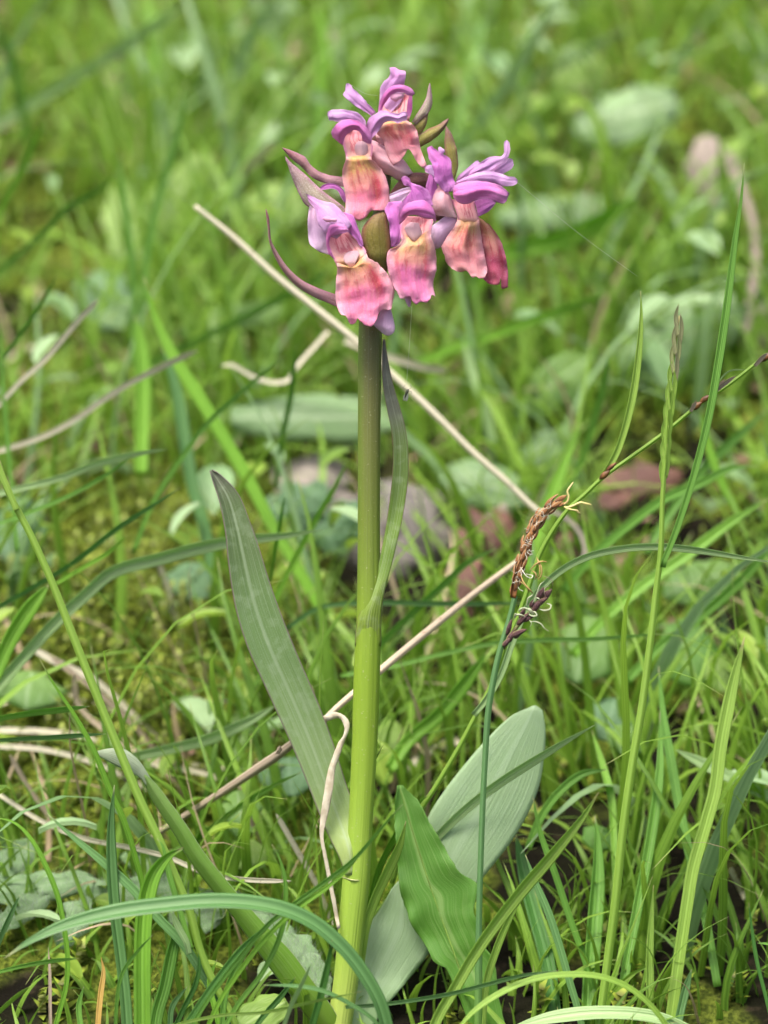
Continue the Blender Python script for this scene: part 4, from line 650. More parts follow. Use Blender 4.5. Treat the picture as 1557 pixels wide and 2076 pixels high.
ST('thin greyish straw at the left edge, steeply slanted', [(200, 607), (150, 660), (90, 730), (40, 775), (-10, 830)], 12, d0=.03, d1=.05)
ST('straw sticking out right of the orchid stem below the flowers', [(908, 752), (860, 745), (815, 732), (780, 722), (700, 690)], 18, d0=.10, d1=.10)
ST('curled whitish straw left of the stem under the flowers', [(448, 742), (470, 740), (510, 762), (550, 775), (585, 770), (600, 745), (640, 700), (665, 672)], 10, d0=.085, d1=.09)
ST('long white straw curving across the moss, lower left', [(591, 1786), (540, 1786), (480, 1782), (420, 1772), (340, 1738), (260, 1718), (170, 1700), (90, 1668), (30, 1632), (-20, 1598)], 12, d0=-.004, d1=.03)
for i, (pts, wd, lab, mt) in enumerate([
    ([(60, 1312), (120, 1345), (190, 1378), (260, 1440), (320, 1500), (352, 1540)], 16, 'highest straw of the bundle on the moss', straw),
    ([(100, 1330), (200, 1405), (280, 1480), (330, 1545), (360, 1580)], 13, 'straw lying just under the highest of the bundle', straw_d),
    ([(-20, 1480), (80, 1482), (180, 1495), (260, 1520), (300, 1540)], 14, 'straw entering the bundle from the left edge', straw),
    ([(-20, 1512), (90, 1520), (200, 1550), (300, 1600), (370, 1640)], 13, 'second straw entering from the left edge, lower', straw),
    ([(300, 1548), (400, 1565), (480, 1590), (560, 1610), (604, 1630)], 13, 'straw running right from the bundle to the silvery leaf', straw),
    ([(290, 1535), (390, 1550), (470, 1560), (500, 1570)], 10, 'thin straw above the one running to the silvery leaf', straw),
    ([(150, 1360), (160, 1430), (240, 1500), (330, 1560), (400, 1650)], 14, 'steep straw through the middle of the bundle', straw_p),
    ([(-10, 1432), (60, 1410), (150, 1412), (260, 1455)], 9, 'faint straw arching over the bundle', straw),
    ([(470, 1420), (400, 1430), (300, 1455), (240, 1470), (180, 1480)], 7, 'thin grey straw crossing towards the silvery leaf', straw),
    ([(20, 1530), (60, 1600), (110, 1670), (150, 1740)], 12, 'dull straw standing steeply at the left below the bundle', straw_d),
    ([(560, 1650), (600, 1720), (640, 1790), (665, 1850), (690, 1900)], 13, 'straw descending behind the keeled leaf to the foot', straw),
    ([(500, 1650), (540, 1720), (560, 1760), (600, 1800)], 12, 'dull straw behind the clover left of the stem', straw_d),
    ([(322, 1142), (340, 1190), (352, 1240), (368, 1290), (360, 1330)], 13, 'pale short straw hanging above the moss', straw),
    ([(0, 742), (30, 720), (60, 705), (90, 702)], 10, 'stub of pale straw at the left edge', straw),
    ([(395, 720), (420, 770), (450, 810), (470, 840)], 17, 'broad pale straw behind the bent green blade', straw),
    ([(1180, 1140), (1186, 1112), (1172, 1075), (1142, 1046), (1100, 1030)], 11, 'curved greyish straw behind the brown catkin', blade_mat('straw_grey', (.20, .18, .15), (.30, .27, .23), rough=.7)),
    ([(1516, 620), (1532, 540), (1526, 450), (1508, 390), (1490, 340)], 20, 'thick arched pale stalk at the upper right', blade_mat('stalk_grey', (.22, .18, .15), (.31, .26, .22), rough=.8)),
    ([(560, 290), (520, 325), (480, 355)], 22, 'short blurred straw left of the flowers', straw),
    ([(810, 1580), (850, 1535), (890, 1515), (915, 1500), (950, 1520)], 16, 'crumpled pale straw left of the broad pale leaf', straw),
    ([(905, 1510), (912, 1550), (905, 1590)], 9, 'short straw hanging from the crumpled one', straw),
    ([(1095, 1800), (1102, 1850), (1098, 1890)], 14, 'pale stub at the lower right behind the blade', straw),
    ([(1200, 1250), (1240, 1280), (1260, 1300)], 12, 'short blurred straw right of the dark spike', straw),
    ([(1480, 1760), (1500, 1800), (1515, 1830)], 14, 'pale stub low at the right edge', straw)]):
    if i in (16, 17): dd = (.16, .2)
    elif i in (15,): dd = (.07, .08)
    else: dd = (None, None)
    ST(lab, pts, wd, mt, d0=dd[0], d1=dd[1])
# ------------------------------------------------------------------ blurred blades behind, placed one by one
def BB(label, pts, wd, mat, d0=None, d1=None, lift=.05, **k):
    k.setdefault('roll', .2)
    k.setdefault('group', BGG); return blade(label, pts, wd, mat, d0=d0, d1=d1, **k)
BB('bluish blade coming from the left edge, below the pale straw', [(338, 911), (280, 920), (200, 940), (120, 970), (-20, 1005)], 15, g_pal, .015, .03)
BB('thin green blade slanting from the left edge under the bluish one', [(274, 920), (220, 960), (150, 1000), (70, 1035), (-20, 1068)], 9, g_mid, .012, .03)
BB('purplish thin blade slanting up from the left edge', [(367, 988), (310, 1025), (240, 1070), (150, 1140), (60, 1195), (-20, 1240)], 11, g_dark, .01, .03)
BB('short yellow green blade under the purplish one', [(258, 1085), (220, 1120), (170, 1150), (110, 1185)], 9, g_bri, .012, .025)
BB('wide pale arching blade passing behind the silvery leaf', [(655, 1074), (580, 1086), (500, 1095), (420, 1108), (330, 1132), (230, 1160), (170, 1210), (110, 1265), (50, 1330), (-20, 1410)], 27, g_pal, .014, .03, fold=.3)
BB('broad bright blade at the left edge rising steeply', [(100, 1185), (60, 1235), (20, 1300), (-15, 1380)], 34, g_bri, .02, .02)
BB('thin green blade from the left slanting over the straw', [(578, 718), (540, 752), (470, 812), (420, 860), (360, 940), (310, 1020), (270, 1120)], 11, g_mid, .035, .06)
BB('broad bright blade bent down left of the orchid stem', [(292, 560), (310, 630), (345, 710), (395, 790), (450, 880), (500, 965), (560, 1080), (620, 1180), (660, 1250)], 27, g_bri, .05, .08)
BB('bluish wide blade hanging behind the broad bright one', [(330, 700), (358, 790), (375, 890), (390, 980), (415, 1070), (430, 1160)], 27, g_blu, .08, .09)
BB('steep green blade at the left edge of the grass', [(118, 556), (80, 620), (40, 680), (0, 735), (-30, 790)], 9, g_mid, .03, .05)
BB('thin upright blade at the far left edge', [(0, 640), (5, 760), (14, 880), (25, 1000), (35, 1120)], 9, g_mid, .04, .06)
BB('yellow green blade high at the left edge', [(94, 238), (70, 290), (40, 350), (0, 430), (-20, 480)], 14, g_bri, .09, .12)
BB('dark upright blade left, its tip beside the pale leaf', [(378, 165), (372, 220), (352, 300), (330, 370), (312, 440), (298, 520), (290, 600), (282, 700)], 15, g_mid, .10, .14)
BB('second upright dark blade left of the pale leaf', [(242, 310), (248, 380), (258, 450), (268, 540), (272, 620), (270, 740)], 14, g_mid, .10, .13)
BB('blade slanting from the left edge towards the upright ones', [(240, 345), (200, 385), (140, 420), (80, 480), (0, 550), (-30, 580)], 12, g_mid, .09, .12)
BB('long bluish blade high at the left, crossing diagonally', [(390, 0), (330, 40), (250, 95), (170, 145), (90, 195), (-20, 262)], 24, g_pal, .22, .25)
BB('tall dark blade at the far left top', [(-10, 40), (12, 90), (30, 150), (45, 220), (55, 290)], 20, g_mid, .2, .24)
BB('long blurred blade crossing the upper right diagonally', [(1140, -20), (1095, 60), (1040, 150), (985, 230), (930, 300), (880, 360), (840, 420)], 26, g_pal, .2, .26)
BB('arching blurred blade, top centre right', [(1280, 55), (1200, 95), (1120, 140), (1040, 175), (980, 200)], 18, g_pal, .28, .3)
BB('wide yellow green blade behind the flowers, right', [(1300, 395), (1220, 450), (1130, 490), (1060, 505), (1000, 530), (950, 600)], 44, g_bri, .16, .2)
BB('blurred bright blade running below the flowers to the right', [(1240, 590), (1160, 622), (1080, 650), (1000, 680), (920, 705), (840, 740)], 20, g_bri, .11, .15)
BB('thin dark blade passing behind the flowers to the left', [(672, 540), (620, 580), (560, 610), (480, 650), (400, 690), (300, 740)], 14, g_mid, .10, .14)
BB('bright vertical blade right of the flowers', [(1040, 560), (1060, 640), (1070, 720), (1072, 800)], 38, g_yel, .16, .18)
BB('upright blade right of the orchid, tip below the spike blade', [(1236, 712), (1222, 790), (1205, 850), (1180, 930), (1150, 1000)], 15, g_mid, .06, .09)
BB('broad bright blade with rounded bend at the right', [(1538, 945), (1480, 950), (1420, 980), (1350, 1010), (1280, 1060), (1200, 1130), (1140, 1200)], 20, g_mid, .04, .07)
BB('thin level blade low behind the sedge', [(1366, 1283), (1280, 1290), (1200, 1296), (1100, 1298), (1000, 1305), (900, 1325), (800, 1350), (690, 1370)], 10, g_mid, .015, .04)
BB('thin arching bluish blade between stem and sedge', [(1080, 1222), (980, 1224), (880, 1224), (780, 1222), (700, 1224), (640, 1235), (580, 1275)], 11, g_blu, .03, .05)
BB('blade slanting up behind the stem below the rock', [(1010, 1110), (950, 1140), (900, 1185), (840, 1240), (770, 1310), (720, 1370)], 15, g_mid, .03, .05)
BB('green blade crossing left of the stem to the small rock', [(706, 930), (680, 985), (640, 1055), (600, 1130), (560, 1210), (520, 1300)], 13, g_bri, .04, .06)
BB('thin upright blade beside the silvery leaf', [(577, 1003), (568, 1060), (556, 1130), (548, 1180)], 7, g_mid, .02, .05)
BB('wide blurred blade from behind the silvery leaf to the left', [(560, 1430), (500, 1465), (420, 1500), (340, 1520), (270, 1535)], 24, g_pal, .03, .03)
BB('blurred green blade under the straw, left of the stem', [(612, 1565), (560, 1590), (480, 1640), (400, 1700), (330, 1740)], 12, g_bri, .02, .02)
BB('wide blade, blurred, between the catkin and the tall stem', [(1180, 860), (1150, 920), (1120, 1000), (1090, 1080), (1070, 1160)], 26, g_bri, .09, .1)
BB('pair of bright blades leaning at the right, upper one', [(1560, 1010), (1480, 1060), (1400, 1120), (1300, 1190), (1220, 1260), (1160, 1330)], 24, g_bri, .05, .06)
BB('pair of bright blades leaning at the right, lower one', [(1580, 1090), (1500, 1180), (1420, 1250), (1340, 1310), (1270, 1380)], 22, g_mid, .05, .06)
BB('yellowish hairy stem rising at the lower right', [(1510, 1290), (1490, 1370), (1475, 1440), (1460, 1520), (1450, 1600), (1428, 1680), (1405, 1760), (1395, 1820), (1380, 1920), (1365, 2030), (1350, 2140)], 27, g_yel, .006, -.002, tipl=.2)
BB('green blade right of the tall stem, standing upright', [(1335, 1350), (1345, 1450), (1360, 1540), (1378, 1640), (1400, 1740), (1430, 1860), (1455, 2000)], 20, g_mid, .02, .01)
BB('narrow bluish blade leaning against the tall stem', [(1338, 1440), (1338, 1560), (1320, 1700), (1295, 1830), (1270, 1960), (1250, 2100)], 22, g_mid, .012, .002)
BB('pale arching blade crossing at the lower right edge', [(1370, 1520), (1430, 1550), (1490, 1580), (1580, 1625)], 24, g_pal, .02, .03)
BB('grey green arching blade right of the pale leaf', [(1230, 1560), (1180, 1570), (1130, 1610), (1095, 1660), (1070, 1720)], 18, g_mid, .016, .02)
BB('vertical green blade right of the broad pale leaf', [(1200, 1480), (1225, 1560), (1240, 1620), (1245, 1700), (1250, 1800)], 16, g_bri, .03, .02)
BB('wide blurred leaf blade leaning left of the sedge foot', [(990, 1320), (940, 1390), (890, 1450), (830, 1500), (790, 1560)], 30, g_bri, .04, .04)
BB('stout green blade behind the toothed leaf, going down', [(1045, 1690), (1062, 1760), (1085, 1850), (1110, 1950), (1125, 2060)], 34, g_dark, .012, .006)
BB('steep blade at the right edge, mid height', [(1420, 830), (1435, 900), (1460, 970), (1500, 1050)], 18, g_bri, .07, .08)
BB('long blade leaning right behind the tall stem', [(1557, 830), (1480, 900), (1420, 960), (1360, 1040), (1310, 1120)], 20, g_mid, .08, .08)
BB('bluish blade standing under the flowers on the right', [(940, 690), (960, 760), (985, 830), (1000, 900)], 20, g_pal, .13, .14)
BB('green bright vertical blade left of the stem', [(600, 700), (590, 800), (570, 900), (560, 990)], 12, g_mid, .06, .09)
BB('thick green tuft blade left, middle height', [(275, 640), (288, 720), (290, 800), (288, 880), (286, 960)], 34, g_bri, .09, .1)
BB('blurred green blade in the upper middle, steep', [(640, 0), (655, 90), (650, 190), (640, 300), (625, 420)], 30, g_bri, .25, .28)
BB('pale blurred blade, top left of the flowers', [(560, -10), (510, 70), (480, 140), (470, 230), (455, 330)], 34, g_pal, .26, .3)
BB('bright blurred blade at the top, left of centre', [(300, -20), (310, 60), (320, 150), (330, 240)], 26, g_bri, .3, .3)
BB('green blurred blade high right, near vertical', [(985, 20), (960, 120), (940, 210), (925, 300)], 22, g_mid, .28, .28)

# ------------------------------------------------------------------ broad leaves
b_green = leaf_mat('broad_green', [(0, (.15, .30, .05)), (1, (.10, .24, .04))], ripple=0, grain=.1, mid=.35, sheen=(.45, .6, .35))
b_dark = leaf_mat('broad_dark', [(0, (.10, .26, .035)), (1, (.09, .25, .025))], ripple=0, grain=.08, mid=.5, sheen=(.30, .45, .15))
b_pale = leaf_mat('broad_pale', [(0, (.20, .34, .14)), (1, (.16, .30, .11))], ripple=4, grain=.15, mid=.3)
b_blue = leaf_mat('broad_bluish', [(0, (.12, .25, .11)), (1, (.10, .22, .09))], ripple=0, grain=.1, mid=.3, sheen=(.3, .45, .3))
b_yel = leaf_mat('broad_yellow_green', [(0, (.21, .36, .05)), (1, (.16, .30, .04))], ripple=0, grain=.1, mid=.3, sheen=(.55, .68, .35))
b_dead = leaf_mat('dead_leaf', [(0, (.15, .065, .045)), (.5, (.085, .032, .025)), (1, (.17, .09, .06))], ripple=3, grain=.3, mid=.3, sheen=(.26, .15, .12), transl=.1, rough=.65)
b_deadp = leaf_mat('dead_leaf_pale', [(0, (.34, .28, .24)), (.5, (.24, .19, .17)), (1, (.28, .23, .19))], ripple=3, grain=.3, mid=.3, sheen=(.52, .46, .42), transl=.15, rough=.65)
def GD(py, off): return float(dg(778, py))-off
# dark toothed leaf in front of the broad pale one
t = thing('dandelion_leaf', 'dark green leaf with toothed edge, right of the orchid foot', 'leaf', W(980, 2110, -.005))
A = [(806, 1592), (800, 1640), (802, 1700), (806, 1760), (812, 1808), (822, 1840), (836, 1878), (862, 1915), (880, 1950), (905, 1965), (925, 2010), (945, 2060), (960, 2110)]
Bq = [(816, 1592), (848, 1625), (872, 1668), (902, 1718), (932, 1768), (968, 1792), (964, 1830), (962, 1852), (978, 1888), (982, 1920), (1002, 1945), (1010, 2010), (1030, 2110)]
lf = petal('leaf_blade', 'P', [(a[0], a[1], q[0], q[1], 0, -8) for a, q in zip(A, Bq)], b_dark, t, z=20, dfun=lambda py: .0+0*py, nu=19, nv=60, ruf=7, rufs=.45, seed=50, thk=.0003, pleat=0)
culm_tube('midrib', 'P', [(811, 1600), (838, 1690), (870, 1790), (905, 1890), (945, 2000), (985, 2110)], [1.5, 2, 3, 4, 5], plain('midrib_green', (.24, .40, .07)), -.0014, -.0012, t, seg=6)
def oval(label, px, py, rx, ry, ang, mat, off=.02, tilt=.5, cup=.15, name='leaf', cat='leaf', group=None, parent=None, d=None, wob=.16, seed=0, thk=.0003, notch=0):
    """rounded leaf lying back over the ground: rx across, ry along, ang clockwise; tilt 0 = facing the camera, 1 = lying flat"""
    d = GD(py+ry*.5, off) if d is None else d; nv, nu = 17, 11; G = np.empty((nv, nu, 3)); a = math.radians(ang)
    for i in range(nv):
        v = i/(nv-1); wv = math.sin(math.pi*min(1, max(0, v*.94+.03)))**.6
        for j in range(nu):
            u = 2*j/(nu-1)-1; x = u*wv*rx*(1+wob*mn.noise(Vector((v*5, u*2, seed)))*2); y = (2*v-1)*ry
            z = -cup*rx*u*u+cup*ry*.6*(1-(2*v-1)**2)+6*mn.noise(Vector((u*1.5, v*3, seed+5)))
            X = px+x*math.cos(a)-y*math.sin(a); Y = py+x*math.sin(a)+y*math.cos(a)
            dd = d-z*1e-4+tilt*(py-Y)*1.3*KPX*S0
            G[i, j] = W(X, Y, dd)
    o = sheet(name, G, mat, parent, thk)
    if parent is None: tag(o, label, cat, group)
    return o
LG = 'broad leaves in the meadow behind'
for k, (lab, px, py, rx, ry, ang, mt, kw) in enumerate([
    ('long pale broad leaf lying level behind the stem', 640, 848, 48, 190, 90, b_pale, dict(tilt=.2, off=.018)),
    ('pale green leaf right of the stem behind the long straw', 985, 985, 45, 95, 105, b_pale, dict(tilt=.3)),
    ('bright pale blurred leaf standing at the upper left', 350, 415, 52, 125, 38, b_yel, dict(tilt=.1, off=.018)),
    ('yellow green leaf at the left behind the upright blades', 255, 470, 45, 95, -12, b_yel, dict(tilt=.4)),
    ('large pale round leaf at the right, blurred', 1380, 690, 75, 150, 60, b_pale, dict(tilt=.2, off=.018)),
    ('small bright leaf behind the dark spike', 1190, 1320, 62, 70, 20, b_green, dict(tilt=.4)),
    ('dark rounded leaf left of the tall stem, blurred', 1240, 1460, 52, 45, 10, b_blue, dict(tilt=.4)),
    ('dark leaf behind the tall stem', 1395, 1325, 62, 70, -20, b_dark, dict(tilt=.3)),
    ('bright small leaf by the right edge', 1458, 1365, 30, 40, -15, b_yel, dict(tilt=.4)),
    ('round green clover leaflet left of the stem', 490, 1650, 42, 48, -10, b_green, dict(tilt=.3)),
    ('yellow green round leaflet under the green one', 500, 1735, 46, 34, 5, b_yel, dict(tilt=.4)),
    ('blurred bluish leaf left of the stem at straw height', 590, 1575, 60, 40, -5, b_blue, dict(tilt=.3)),
    ('bright rounded leaf right of the stem, low', 790, 1500, 32, 40, 10, b_yel, dict(tilt=.4)),
    ('blue green leaf at the left edge, mid height', 40, 1080, 55, 70, 10, b_blue, dict(tilt=.3)),
    ('grey green leaf behind the moss, left of the silvery leaf', 390, 1180, 50, 40, 5, b_blue, dict(tilt=.3)),
    ('yellow green broad leaf behind the left flower', 560, 420, 70, 50, 0, b_yel, dict(tilt=.5, off=.018)),
    ('pale blurred leaf high at the right', 1270, 235, 60, 110, 75, b_pale, dict(tilt=.4, off=.04)),
    ('pale level leaf right of the flowers', 1130, 430, 34, 130, 84, b_pale, dict(tilt=.3, off=.018)),
    ('long yellow green leaf lower left of the flowers', 470, 650, 30, 110, 75, b_green, dict(tilt=.3, off=.018)),
    ('bluish dark leaf low at the left of the flowers', 220, 610, 70, 60, 20, b_blue, dict(tilt=.4)),
    ('deep blurred leaf at the right, lower', 1270, 1500, 40, 30, 20, b_green, dict(tilt=.4)),
    ('green leaf spread behind the sedge, blurred', 1130, 780, 50, 90, 50, b_green, dict(tilt=.3, off=.018)),
    ('pale leaf at the right beyond the tall stem', 1420, 1180, 44, 80, 70, b_green, dict(tilt=.3)),
    ('pale blurred leaf under the long straw', 1110, 905, 30, 70, 60, b_pale, dict(tilt=.3)),
    ('bright leaf at the top right, blurred', 1170, 150, 60, 60, 0, b_yel, dict(tilt=.5, off=.018)),
    ('broad green leaf low on the right, in shade', 1215, 1700, 38, 25, 20, b_dark, dict(tilt=.4)),
    ('green leaf beside the long stem, lower left', 300, 1755, 60, 22, 20, b_pale, dict(tilt=.3, off=.012)),
    ('bright leaf at the bottom edge left of the foot', 530, 2060, 40, 60, 60, b_yel, dict(tilt=.4, off=.012)),
    ('small yellow green leaf at the left of the moss', 60, 1400, 70, 40, 10, b_green, dict(tilt=.4))]):
    oval(lab, px, py, rx, ry, ang, mt, group=LG, seed=k*3.3, **kw)
# palmate leaf, lobed, left of the stem
t = thing('cranesbill_leaf', 'bluish lobed leaf left of the orchid stem, behind the silvery leaf', 'leaf', W(640, 1120, GD(1120, .0)))
for ang, L, x, y in [(-75, 95, 590, 1035), (-40, 75, 600, 1015), (100, 80, 690, 1070), (140, 85, 668, 1085), (70, 70, 700, 1045), (10, 60, 640, 1010), (180, 50, 610, 1080)]:
    oval('', x, y, 32, L*.6, ang, b_blue, parent=t, name='lobe', d=GD(1110, .02), tilt=.2, seed=ang, wob=.3)
# dead leaves
DGp = 'dead leaves lying in the meadow'
for k, (lab, px, py, rx, ry, ang, mt, kw) in enumerate([
    ('pale dead leaf standing at the upper right', 1450, 355, 52, 82, -18, b_deadp, dict(tilt=.1, off=.05)),
    ('reddish brown dead leaf right of the rock', 985, 1085, 48, 62, 60, b_dead, dict(tilt=.4)),
    ('dark brown dead leaf under the reddish one', 940, 1210, 30, 85, 25, b_dead, dict(tilt=.3)),
    ('curled dead leaf piece between rock and catkin', 1010, 1060, 24, 40, 20, b_deadp, dict(tilt=.3)),
    ('brown dead leaf behind the tall stem', 1300, 975, 32, 85, 85, b_dead, dict(tilt=.4)),
    ('red brown leaf behind the thin arching stem', 1230, 1020, 20, 55, 80, b_dead, dict(tilt=.4)),
    ('pinkish dead leaf at the right edge', 1535, 670, 40, 62, 30, b_deadp, dict(tilt=.3, off=.018)),
    ('small brown leaf left of the moss', 60, 965, 20, 35, 10, b_dead, dict(tilt=.4)),
    ('russet leaf fragment at the upper left', 240, 150, 22, 60, -30, b_dead, dict(tilt=.4, off=.02)),
    ('small russet leaf right of the flowers', 1108, 330, 26, 24, 0, b_dead, dict(tilt=.2, off=.018)),
    ('red brown fragment at the left by the straw', 195, 890, 14, 28, 10, b_dead, dict(tilt=.4)),
    ('pale pink fragment at the top above the flowers', 700, 75, 40, 22, 0, b_deadp, dict(tilt=.4, off=.018)),
    ('dead leaf in shade behind the dark spike', 1150, 1110, 26, 40, 30, b_dead, dict(tilt=.4))]):
    oval(lab, px, py, rx, ry, ang, mt, name='dead_leaf', cat='dead leaf', group=DGp, seed=k*5.1+1, wob=.35, cup=.35, **kw)
# hairy grey leaf at the lower left
m_felt = leaf_mat('felted_leaf', [(0, (.22, .36, .17)), (1, (.18, .32, .14))], ripple=0, grain=.3, mid=.2, rough=.7, sheen=(.42, .54, .38))
m_hair = plain('hair_white', (.62, .68, .60), .6, .3, (.55, .6, .52))
def hairy(label, lobes, z0, seed):
    t = thing('hairy_leaf', label, 'leaf', W(lobes[0][0], lobes[0][1]+40, GD(lobes[0][1]+40, 0)), 'felted hairy leaves')
    rr = random.Random(seed); HV, HF = [], []
    for (px, py, rx, ry, ang) in lobes:
        dd = GD(py+15, z0); oval('', px, py, rx, ry, ang, m_felt, parent=t, name='lobe', d=dd, tilt=.35, seed=px, wob=.35, cup=.1)
        a = math.radians(ang)
        for i in range(260):
            u, v = rr.uniform(-1, 1), rr.uniform(-1, 1)
            if u*u+v*v > 1: continue
            x, y = u*rx, v*ry; X = px+x*math.cos(a)-y*math.sin(a); Y = py+x*math.sin(a)+y*math.cos(a)
            b = W(X, Y, dd+.35*(py-Y)*1.3*KPX*S0-.0003); dv = rr.gauss(0, .5)*RT+rr.uniform(.3, 1.2)*UP-rr.uniform(.3, 1)*FW; dv = unit(dv)*rr.uniform(.0012, .003)
            s = .00005*RT; n0 = len(HV); HV += [b-s, b+s, b+dv]; HF.append((n0, n0+1, n0+2))
    h = link_mesh('hairs', HV, HF, m_hair, t); h['kind'] = 'stuff'
hairy('pale woolly leaf spread at the left under the long stem', [(80, 1800, 32, 110, 80), (40, 1850, 26, 70, 60), (150, 1870, 30, 60, 30), (230, 1810, 30, 75, 100), (330, 1800, 28, 75, 95), (20, 1760, 40, 70, 40)], .012, 3)
hairy('woolly leaf between the keeled leaf and the orchid foot', [(560, 1900, 34, 75, -55), (610, 1940, 36, 60, -35), (530, 1870, 24, 50, -80), (640, 1980, 30, 50, -20)], .012, 5)
hairy('woolly leaf lying under the arching blade, left of the keeled leaf', [(420, 1830, 30, 85, 88), (400, 1870, 28, 60, 70), (370, 1850, 24, 40, 30)], .008, 8)

# ------------------------------------------------------------------ rocks
def rock(label, px, py, rx, ry, off, c1, c2, seed):
    d = GD(py+ry*.75, off); m = M('rock'); o = m.obj(); f = m.noise(o, 70, 5, .6); col = m.mix(m.smooth(f, .35, .65), c1, c2)
    geo = m.t.nodes.new('ShaderNodeNewGeometry'); sp = m.noise(o, 160, 3); col = m.mix(m.smooth(sp, .60, .70), col, (.12, .16, .04))
    mat = m.finish(col, .85, m.noise(o, 400, 5, .6), .8, .001, 0)
    n = 40; th = np.linspace(0, math.pi, n)[:, None]; ph = np.linspace(0, 2*math.pi, n*2)[None]
    D = np.stack([np.sin(th)*np.cos(ph), np.sin(th)*np.sin(ph), np.cos(th)+0*ph], -1); sc = (S0+d)/S0*1e-4
    for i in range(n):
        for j in range(n*2):
            p = Vector(D[i, j]); j2 = 0 if j == n*2-1 else j; p = Vector(D[i, j2]); r = 1+.28*mn.noise(p*1.3+Vector((seed, 0, 0)))+.10*mn.noise(p*3.5+Vector((seed, 3, 0)))+.03*mn.noise(p*10)
            D[i, j] = np.array(p)*r
    c = W(px, py, d); V = c+D[..., :1]*RT*rx*sc+D[..., 1:2]*np.array([0, 1., .3])*rx*.8*sc+D[..., 2:]*np.array([0, 0, 1.])*ry*sc
    return tag(link_mesh('rock', V.reshape(-1, 3), gridF(n, n*2), mat), label, 'rock')
rock('rounded grey rock behind the orchid stem', 800, 1082, 116, 100, -.012, (.22, .20, .19), (.08, .075, .07), 2.2)
rock('small pale flat rock left of the stem, dark underneath', 628, 972, 72, 36, .0, (.34, .30, .26), (.10, .09, .08), 7.7)
rock('small stone half hidden by grass left of the grey rock', 690, 1035, 46, 36, .01, (.22, .19, .17), (.10, .09, .08), 4.4)
# ------------------------------------------------------------------ gnat and spider threads
gn = thing('gnat', 'tiny pale winged gnat hanging right of the orchid stem', 'insect', W(824, 795, -.012))
m_bug = plain('gnat_body', (.05, .06, .03), .4, 0); m_wing = plain('gnat_wing', (.45, .52, .42), .3, .5)
tube('body', [W(828, 789, -.012), W(826, 793, -.012), W(823, 800, -.012), W(821, 808, -.012)], np.array([1.5, 3, 2.4, .8])*1e-4, m_bug, gn, 8)
petal('wing', 'P', [(822, 797, 825, 798, 0, 0), (818, 804, 823, 806, 0, 0), (817, 812, 820, 813, 0, 0)], m_wing, gn, z=120, nu=5, nv=8, dfun=lambda p: 0*p, thk=.00003)
petal('wing', 'P', [(824, 798, 828, 797, 0, 0), (822, 806, 828, 806, 0, 0), (822, 814, 826, 813, 0, 0)], m_wing, gn, z=121, nu=5, nv=8, dfun=lambda p: 0*p, thk=.00003)
for a in [(828, 790, 834, 785, 831, 780), (826, 790, 818, 786, 822, 780), (829, 793, 834, 794, 833, 799)]: tube('leg', [W(a[0], a[1], -.012), W(a[2], a[3], -.0122), W(a[4], a[5], -.012)], .3e-4, m_bug, gn, 5)
m_web = plain('spider_silk', (.6, .62, .55), .3, .3)
for lab, a, b in [('fine spider thread running right from the right flower', W(1047, 368, -.018), W(1292, 560, -.014)), ('spider thread between two petals of the topmost flower', W(712, 172, -.016), W(766, 194, -.016)), ('fine thread from the lower flowers to the gnat', W(835, 620, -.012), W(824, 780, -.012))]:
    tag(tube('spider_thread', [a, (a+b)/2-UP*.0006, b], .22e-4, m_web, None, 4, n=10), lab, 'spider thread')
# ------------------------------------------------------------------ ground, moss and the mass of grass nobody could count
m = M('soil'); o = m.obj(); f = m.noise(o, 40, 5, .6); f2 = m.noise(o, 260, 4)
col = m.mix(m.smooth(f, .4, .65), (.007, .006, .004), (.012, .013, .006)); col = m.mix(m.smooth(f2, .55, .7), col, (.028, .022, .014))  # near-black soil tones, so that gaps in the grass look dark
mo = m.noise(o, 22, 3); mo2 = m.noise(o, 900, 3); mcol = m.mix(m.smooth(mo2, .35, .65), (.05, .075, .01), (.17, .22, .03))
sep = m.t.nodes.new('ShaderNodeSeparateXYZ'); m.t.links.new(o, sep.inputs[0])
cush = m.math('MULTIPLY', m.smooth(sep.outputs[0], .02, -.03), m.smooth(sep.outputs[1], .0, .05)); mk = m.smooth(m.math('ADD', mo, m.math('MULTIPLY', cush, .14)), .52, .62)
mk = m.math('MULTIPLY', mk, m.smooth(sep.outputs[1], -.02, .05, .5, 1)); col = m.mix(mk, col, mcol); f2 = m.math('ADD', f2, m.math('MULTIPLY', m.math('MULTIPLY', mo2, mk), .8))
soil = m.finish(col, .95, f2, .8, .003, 0, spec=.08)
n = 150; xs = np.r_[np.linspace(-2.5, -.6, 12), np.linspace(-.58, .58, n), np.linspace(.6, 2.5, 12)]; ys = np.r_[np.linspace(-1.5, -.2, 10), np.linspace(-.19, 1.2, n), np.linspace(1.25, 4, 14)]
Vg = np.array([(x, y, gz(x, y)) for y in ys for x in xs]); g = link_mesh('ground', Vg, gridF(len(ys), len(xs)), soil, origin=(0, 0, 0)); g['kind'] = 'structure'; g['label'] = 'dark soil showing between the grass'
def place(x, y): return np.array([gz(a, b) for a, b in zip(x, y)])
def pixnoise(x, y, s, k): return np.array([mn.noise(Vector((a*s, b*s, k))) for a, b in zip(x, y)])
